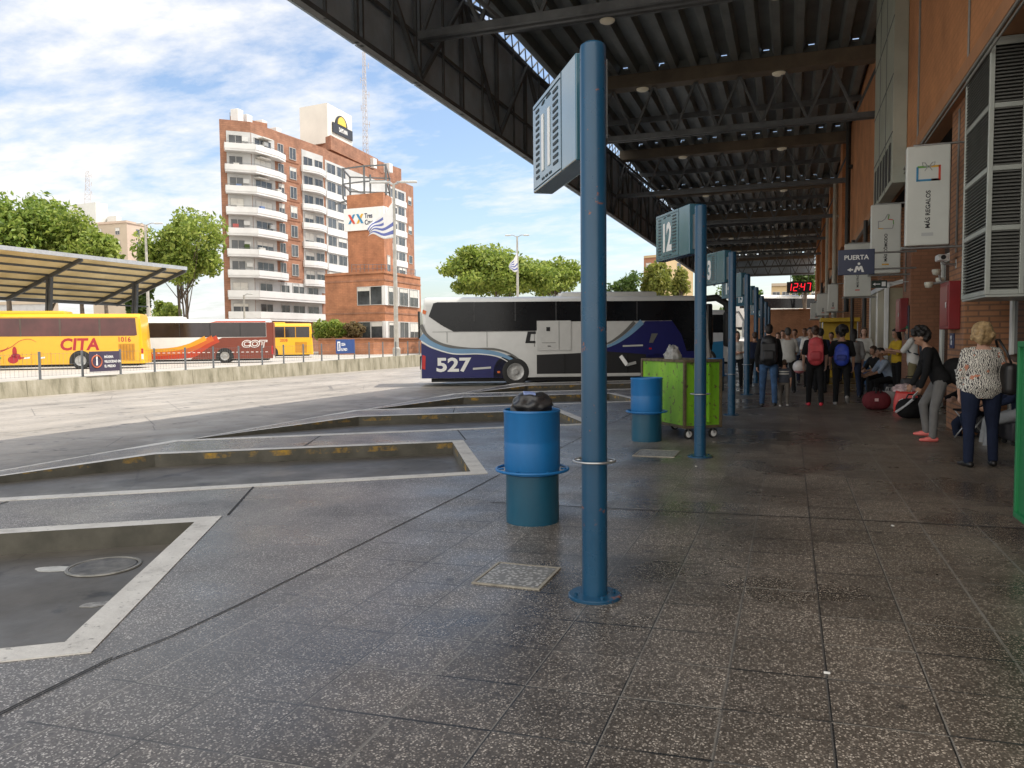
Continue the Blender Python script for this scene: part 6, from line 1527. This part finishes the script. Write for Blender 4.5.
t, i13 = person('man in a green cap with white t-shirt and khaki trousers facing left', P2(2.55,19.0), 165, 1.74, 4, ((5,3,4),(-4,3,5)), ((34,8,62,12),(30,8,66,10)), CWHT, .45, CKHK, 1., SHB, SK2, ('short', HBLK), False, (0,10), 1.05, hem=-.1, cap=CGRN)
backpack(i13, M('dark blue nylon', (.02,.035,.06), .6, var=.15, vs=9), M('navy strap', (.02,.03,.05), .6, var=.15), 'dark blue backpack on the man in the green cap', .30, .42, .16)
t, i14 = person('seated man in a pale blue shirt resting his arms on his knees', P2(2.35,21.0), 195, 1.70, 28, ((82,8,82),(78,8,80)), ((36,6,34,8),(34,6,36,8)), CSKB, .5, CBLK, 1., SHB, SK2, ('short', HBLK), False, (0,-8), 1.05, sit=.38)
t, i15 = person('seated dark haired woman in black beside the man in pale blue shirt', P2(2.16,22.2), 215, 1.64, 14, ((82,6,82),(80,6,82)), ((28,6,50,14),(30,6,48,12)), CBLK, .5, CBLK, 1., SHB, SK2, ('long', HBRN), True, (0,10), 1.0, sit=.40)
t, i16 = person('seated person in grey trousers on the floor side behind the blonde woman', P2(3.02,12.35), 178, 1.70, 10, ((78,8,70),(74,8,66)), ((26,8,40,8),(28,8,44,8)), CNVY, 1., cloth('light grey trousers', (.26,.27,.28)), 1., SHB, SK2, ('short', HBRN), False, (0,0), 1.08, sit=.34)
t, i17 = person('seated person in blue jeans and black sneakers beside the pier', P2(2.72,13.2), 200, 1.70, 16, ((70,10,84),(52,8,64)), ((30,8,44,8),(26,8,44,8)), CBLK, 1., CJND, 1., SHB, SK1, ('short', HBLK), False, (0,0), 1.05, sit=.36)
t, i18 = person('person in a red shirt in the crowd beside the yellow stall', P2(1.25,27.0), 250, 1.62, 0, ((4,3,3),(-4,3,3)), ((4,8,14,0),(4,8,14,0)), CRED, .45, CBLK, 1., SHB, SK2, ('short', HBLK), True, (0,0), 1.0)
t, i19 = person('dark clothed man in the crowd between the coral and blue bags', P2(.78,22.6), 80, 1.70, 0, ((4,3,3),(-4,3,3)), ((4,8,14,0),(4,8,14,0)), CNVY, 1., CBLK, 1., SHB, SK2, ('short', HBLK), False, (0,0), 1.05)
t, i20 = person('distant man in a grey top at the back of the crowd', P2(-.25,29.5), 270, 1.72, 0, ((4,3,3),(-4,3,3)), ((4,8,14,0),(4,8,14,0)), CTAU, 1., CJND, 1., SHB, SK1, ('short', HBRN), False, (0,0), 1.05, vox=.016)
t, i21 = person('distant woman in a black top at the back of the crowd', P2(1.0,30.2), 265, 1.64, 0, ((4,3,3),(-4,3,3)), ((4,8,14,0),(4,8,14,0)), CBLK, 1., CJND, 1., SHB, SK1, ('long', HBLK), True, (0,0), 1.0, vox=.016)

extra = [('woman in a white blouse and grey skirtlike trousers near the back of the crowd', -.35, 26.2, 262, 1.63, CWHT, CGRY, ('long', HBRN), True),
 ('man in a beige jacket among the people near the yellow stall', 1.55, 28.6, 240, 1.73, cloth('beige', (.42,.36,.26)), CJND, ('short', HGRY), False),
 ('woman in a pink top near the wall behind the pale grey sweater', 2.05, 25.6, 250, 1.62, cloth('pink', (.52,.24,.26)), CJEAN, ('pony', HBRN), True),
 ('man in a light blue shirt walking toward the camera between the posts and stall', .15, 27.4, 268, 1.74, CSKB, CNVY, ('short', HBLK), False),
 ('tall man in a white shirt at the far back beyond the yellow stall', .55, 33.0, 270, 1.82, CWHT, CBLK, ('short', HBRN), False),
 ('woman in a grey cardigan walking beside the blue bag woman', 1.45, 20.6, 95, 1.66, cloth('mid grey', (.22,.22,.22)), CJND, ('long', HBLK), True),
 ('man in a dark red sweater at the far left of the crowd by the posts', -.75, 30.5, 275, 1.72, cloth('dark red', (.22,.03,.03)), CJND, ('short', HBLK), False)]
for lab_, x_, y_, hd_, h_, sh_, tr_, hr_, fm_ in extra:
    person(lab_, P2(x_, y_), hd_, h_, 1, ((8,3,5),(-8,3,12)), ((6,10,24,4),(-4,12,20,2)), sh_, .7, tr_, 1., SHB, SK2 if rng.random() < .5 else SK1, hr_, fm_, (rng.uniform(-15,15),2), 1.05, vox=.015)

# ------------------------------------------------------------------ luggage
def seat_block(x, y, w, d, h, label):
    m = MB(); m.bbox(-w/2, w/2, -d/2, d/2, .06, h, .05); t = thing('suitcase', label, 'suitcase', (x, y, 0), .1); m.build('shell', M('dark suitcase', (.03,.03,.035), .5, var=.2), t, auto=40)
    m = MB()
    for sx in (-1,1):
        for sy in (-1,1): m.lathe([(0,-.02),(.03,-.02),(.03,.02),(0,.02)], 12, (0,0,0), Matrix.Translation((sx*w*.36, sy*d*.34, .03)) @ Matrix.Rotation(math.pi/2, 4, 'X'), cap=False)
    m.build('wheels', TYRE, t); m = MB(); m.tube([(-.08,0,h),(-.08,0,h+.04),(.08,0,h+.04),(.08,0,h)], .012, 6); m.build('handle', BLACK, t, smooth=True); return t
seat_block(2.38, 18.15, .34, .26, .62, 'upright dark suitcase standing by the wall behind the red shopping bag'); seat_block(2.42, 21.05, .4, .5, .36, 'dark suitcase under the seated man in pale blue'); seat_block(2.2, 22.3, .4, .45, .38, 'dark suitcase under the seated woman in black')
seat_block(3.0, 12.35, .42, .5, .33, 'dark suitcase under the seated person in grey trousers'); seat_block(2.76, 13.2, .4, .45, .35, 'dark suitcase under the seated person in jeans')
def duffel(x, y, L, r, rz, mat, label, stripe=None):
    t = thing('travel_bag', label, 'bag', (x, y, 0), rz); m = MB(); capsule(m, (-L/2,0,r*.95), (L/2,0,r*.95), r, r, 16, (1,1.0)); m.v = [(v[0],v[1],max(.0,v[2])) for v in map(tuple, m.v)]; remesh(m, 'bag', mat, t, .016, 4)
    m = MB()
    for s in (-1,1): m.tube([(-L*.28,s*r*.6,r*1.75),(-L*.2,s*r*.4,r*2.25),(L*.2,s*r*.4,r*2.25),(L*.28,s*r*.6,r*1.75)], .014, 8)
    m.build('handle', BLACK, t, smooth=True)
    if stripe: m = MB(); m.bbox(-L*.55,-L*.1,-r*1.02,-r*.98,r*.95,r*1.25,.003); m.build('emblem', stripe, t)
    return t
duffel(1.68, 17.5, .16, .20, R(10), cloth('maroon', (.13,.022,.028)), 'maroon travel bag with a pale mark standing on the floor', M('pale pink mark', (.6,.4,.4), .6, var=0))
def tote(x, y, w, d, h, rz, mat, label, top=None):
    t = thing('shopping_bag', label, 'bag', (x, y, 0), rz); bm = bmesh.new(); bmesh.ops.create_cube(bm, size=1); bmesh.ops.subdivide_edges(bm, edges=bm.edges[:], cuts=5, use_grid_fill=True)
    from mathutils import noise
    for v in bm.verts:
        zz = v.co.z+.5; k = 1-.18*zz+.06*noise.noise(v.co*6+Vector((x,y,0))); bul = 1+.22*(1-abs(v.co.z)*2)*.5
        v.co = Vector((v.co.x*w*k*bul, v.co.y*d*k*bul, zz*h+.03*noise.noise(v.co*5+Vector((y,0,x)))*(zz > .1)))
    me = bpy.data.meshes.new('bag'); bm.to_mesh(me); bm.free(); me.materials.append(mat)
    for p in me.polygons: p.use_smooth = True
    o = bpy.data.objects.new('bag', me); col.objects.link(o); o.parent = t
    m = MB()
    for s in (-1,1): m.tube([(-w*.22,s*d*.35,h*.96),(-w*.18,s*d*.2,h*1.25),(w*.18,s*d*.2,h*1.25),(w*.22,s*d*.35,h*.96)], .012, 6)
    m.build('handle', top or mat, t, smooth=True); return t
tote(1.95, 17.75, .26, .24, .36, .2, M('crumpled grey white plastic', (.42,.41,.40), .45, var=.2, vs=6), 'pale grey plastic bag between the maroon bag and red bag')
rb = tote(2.2, 17.3, .44, .32, .40, -.15, M('red plastic', (.62,.045,.04), .4, var=.15, vs=6), 'bright red shopping bag with a white script mark on the floor', M('white straps', (.6,.6,.58), .5, var=0))
m = MB(); m.tube([(-.12,-.185,.22),(-.06,-.192,.26),(-.02,-.194,.2),(.05,-.194,.25),(.12,-.188,.22)], .012, 6); m.build('script_mark', LETW, rb)
lump('clear_bag', (2.18, 17.35, .45), (.2,.14,.09), M('pinkish clear plastic', (.6,.45,.45), .25, var=.3, vs=9), 12, 'pinkish white crumpled bag on top of the red shopping bag', 'bag', crease=.35)
duffel(2.16, 15.9, .34, .19, R(35), CBLK, 'black duffel bag lying in front of the red shopping bag')
m = MB(); m.tube([(-.16,0,.02),(0,0,.14),(.12,0,.26)], .022, 10); o = m.build('umbrella', M('pale umbrella', (.5,.5,.52), .5, var=.1), loc=(1.98, 15.65, .1)); tag(o, 'pale folded umbrella leaning on the black duffel bag', 'umbrella')
t = thing('handbag', 'cream handbag hanging beside the woman in the pale grey sweater', 'handbag', (2.15, 22.75, .86), 0)
m = MB(); m.bbox(-.16,.16,-.07,.07,-.2,.12,.05); remesh(m, 'bag', M('cream leather', (.48,.44,.34), .5, var=.08), t, .013, 3); m = MB(); m.tube([(-.1,0,.1),(-.08,0,.3),(.08,0,.3),(.1,0,.1)], .012, 8); m.build('strap', MATS['cream leather'], t, smooth=True)
ball = MB(); ball.lathe([(.155*math.sin(math.pi*i/16), -.155*math.cos(math.pi*i/16)) for i in range(17)], 28, cap=False); ball.cur = 0
o = ball.build('play_ball', [M('white ball', (.62,.58,.56), .35, var=.05)], smooth=True, loc=(.22, 19.6, .80)); tag(o, 'white and pink ball carried low between the child and coral backpack', 'ball')
b2 = MB(); b2.lathe([(.157*math.sin(math.pi*i/16), -.157*math.cos(math.pi*i/16)) for i in range(1, 6)], 28, cap=False); b2.build('pink_cap', M('pink ball panel', (.6,.2,.22), .35, var=.05), o, smooth=True)
t = thing('folding_stool', 'thin metal legged folding stool behind the curly haired woman', 'stool', (2.5, 12.9, 0), .3)
m = MB(); m.tube([(-.16,-.14,0),(.16,-.14,.40)], .011, 8); m.tube([(.16,-.14,0),(-.16,-.14,.40)], .011, 8); m.build('leg', GALV, t, smooth=True)
m = MB(); m.tube([(-.16,.14,0),(.16,.14,.40)], .011, 8); m.tube([(.16,.14,0),(-.16,.14,.40)], .011, 8); m.build('leg', GALV, t, smooth=True)
m = MB(); m.bbox(-.19,.19,-.16,.16,.40,.43,.01); m.build('seat', CBLK, t)
lump('jacket_pile', (2.62, 12.85, .51), (.2,.17,.09), CBLK, 15, 'black jacket piled on the metal legged stool', 'jacket', .9, crease=.3)

# ------------------------------------------------------------------ light, sky, camera
w = bpy.data.worlds.new('World'); scene.world = w; w.use_nodes = True
nt = w.node_tree; bg = nt.nodes['Background']
SUN = Vector((.46, .22, .86)).normalized()
elev = math.asin(SUN.z); azim = math.atan2(SUN.x, SUN.y)
sky = nt.nodes.new('ShaderNodeTexSky'); sky.sky_type = 'NISHITA'; sky.sun_disc = False; sky.sun_elevation = elev; sky.sun_rotation = azim
sky.air_density = 1.0; sky.dust_density = 1.6; sky.ozone_density = 1.0
tc = nt.nodes.new('ShaderNodeTexCoord'); sep = nt.nodes.new('ShaderNodeSeparateXYZ'); nt.links.new(tc.outputs['Generated'], sep.inputs[0])
def wm(op, a, b=None):
    o = nt.nodes.new('ShaderNodeMath'); o.operation = op
    for i, v in enumerate((a, b)):
        if v is None: continue
        if isinstance(v, (int, float)): o.inputs[i].default_value = v
        else: nt.links.new(v, o.inputs[i])
    return o.outputs[0]
zz = wm('ADD', wm('MAXIMUM', sep.outputs[2], 0.), .16)
cx = wm('DIVIDE', sep.outputs[0], zz); cyy = wm('DIVIDE', sep.outputs[1], zz)
cm = nt.nodes.new('ShaderNodeCombineXYZ'); nt.links.new(cx, cm.inputs[0]); nt.links.new(cyy, cm.inputs[1])
mp = nt.nodes.new('ShaderNodeMapping'); mp.inputs['Rotation'].default_value = (0,0,R(25)); mp.inputs['Scale'].default_value = (1.0, 1.5, 1); mp.inputs['Location'].default_value = (3.1, 1.7, 0); nt.links.new(cm.outputs[0], mp.inputs['Vector'])
n1 = nt.nodes.new('ShaderNodeTexNoise'); n1.inputs['Scale'].default_value = 1.15; n1.inputs['Detail'].default_value = 9; n1.inputs['Roughness'].default_value = .62; n1.inputs['Distortion'].default_value = .25; nt.links.new(mp.outputs[0], n1.inputs['Vector'])
# a bank of cloud to the left of the apartment block and low ones at the horizon
nv = nt.nodes.new('ShaderNodeVectorMath'); nv.operation = 'DOT_PRODUCT'; nt.links.new(tc.outputs['Generated'], nv.inputs[0])
cd = W(70, 100, 0); dv = Vector((cd.x, cd.y, 30)).normalized(); nv.inputs[1].default_value = dv
bank = wm('MULTIPLY', wm('MAXIMUM', wm('SUBTRACT', nv.outputs['Value'], .90), 0.), 2.0)
lowb = wm('MULTIPLY', wm('MAXIMUM', wm('SUBTRACT', .22, wm('ABSOLUTE', wm('SUBTRACT', sep.outputs[2], .10))), 0.), .28)
n2 = nt.nodes.new('ShaderNodeTexNoise'); n2.inputs['Scale'].default_value = 7; n2.inputs['Detail'].default_value = 6; n2.inputs['Roughness'].default_value = .6; nt.links.new(mp.outputs[0], n2.inputs['Vector'])
dens = wm('ADD', wm('ADD', wm('ADD', n1.outputs['Fac'], wm('MULTIPLY', wm('SUBTRACT', n2.outputs['Fac'], .5), .42)), bank), lowb)
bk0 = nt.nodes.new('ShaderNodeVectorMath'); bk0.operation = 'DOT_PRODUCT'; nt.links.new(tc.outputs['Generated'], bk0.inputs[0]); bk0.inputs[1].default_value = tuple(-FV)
dens = wm('ADD', dens, wm('MULTIPLY', wm('MAXIMUM', wm('ADD', bk0.outputs['Value'], .35), 0.), .5))  # unseen cloud added behind and above the camera to lift the shade
cr = nt.nodes.new('ShaderNodeValToRGB'); cr.color_ramp.elements[0].position = .525; cr.color_ramp.elements[0].color = (0,0,0,1); cr.color_ramp.elements[1].position = .80; cr.color_ramp.elements[1].color = (1,1,1,1); nt.links.new(dens, cr.inputs['Fac'])
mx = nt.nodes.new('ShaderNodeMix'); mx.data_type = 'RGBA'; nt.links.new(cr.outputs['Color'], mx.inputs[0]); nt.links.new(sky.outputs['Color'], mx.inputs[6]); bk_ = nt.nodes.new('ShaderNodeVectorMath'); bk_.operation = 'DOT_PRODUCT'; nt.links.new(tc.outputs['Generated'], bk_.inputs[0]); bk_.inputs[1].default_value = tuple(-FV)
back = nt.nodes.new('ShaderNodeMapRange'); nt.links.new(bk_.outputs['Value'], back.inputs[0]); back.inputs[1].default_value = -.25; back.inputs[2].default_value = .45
ccol = nt.nodes.new('ShaderNodeMix'); ccol.data_type = 'RGBA'; nt.links.new(back.outputs[0], ccol.inputs[0]); ccol.inputs[6].default_value = (CLOUD, CLOUD, CLOUD*1.01, 1); ccol.inputs[7].default_value = (CLOUD*1.95, CLOUD*1.88, CLOUD*1.76, 1)  # the added rear cloud is made brighter and warmer, as fill light
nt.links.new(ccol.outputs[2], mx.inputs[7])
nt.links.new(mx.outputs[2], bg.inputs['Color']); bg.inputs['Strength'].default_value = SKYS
ld = bpy.data.lights.new('sun', 'SUN'); ld.energy = SUNE; ld.angle = R(.53); ld.color = (1., .95, .87)
lo_ = bpy.data.objects.new('sun', ld); col.objects.link(lo_); lo_.rotation_euler = SUN.to_track_quat('Z', 'Y').to_euler(); lo_.location = (20, -10, 60)

cam = bpy.data.cameras.new('camera'); co = bpy.data.objects.new('camera', cam); col.objects.link(co); scene.camera = co
cam.sensor_width = 36; cam.lens = 780/1024*36; cam.clip_end = 5000; cam.clip_start = .05
PITCH = math.atan(44/780.); ROLL = R(.55)
f_ = Vector((-SY*math.cos(PITCH), CY*math.cos(PITCH), -math.sin(PITCH))); r_ = Vector((CY, SY, 0)); u_ = r_.cross(f_)
r2 = r_*math.cos(ROLL)-u_*math.sin(ROLL); u2 = u_*math.cos(ROLL)+r_*math.sin(ROLL)
co.matrix_world = Matrix(((r2.x,u2.x,-f_.x,0),(r2.y,u2.y,-f_.y,0),(r2.z,u2.z,-f_.z,1.5),(0,0,0,1)))
vs_ = scene.view_settings; scene.display_settings.display_device = 'sRGB'; vs_.view_transform = 'Standard'; vs_.look = 'None'; vs_.exposure = EXPO; vs_.gamma = 1; vs_.use_curve_mapping = False
scene.cycles.use_denoising = True
try: scene.cycles.denoiser = 'OPENIMAGEDENOISE'
except Exception: pass
scene.cycles.max_bounces = 6; scene.cycles.diffuse_bounces = 4; scene.cycles.glossy_bounces = 3; scene.cycles.transparent_max_bounces = 6
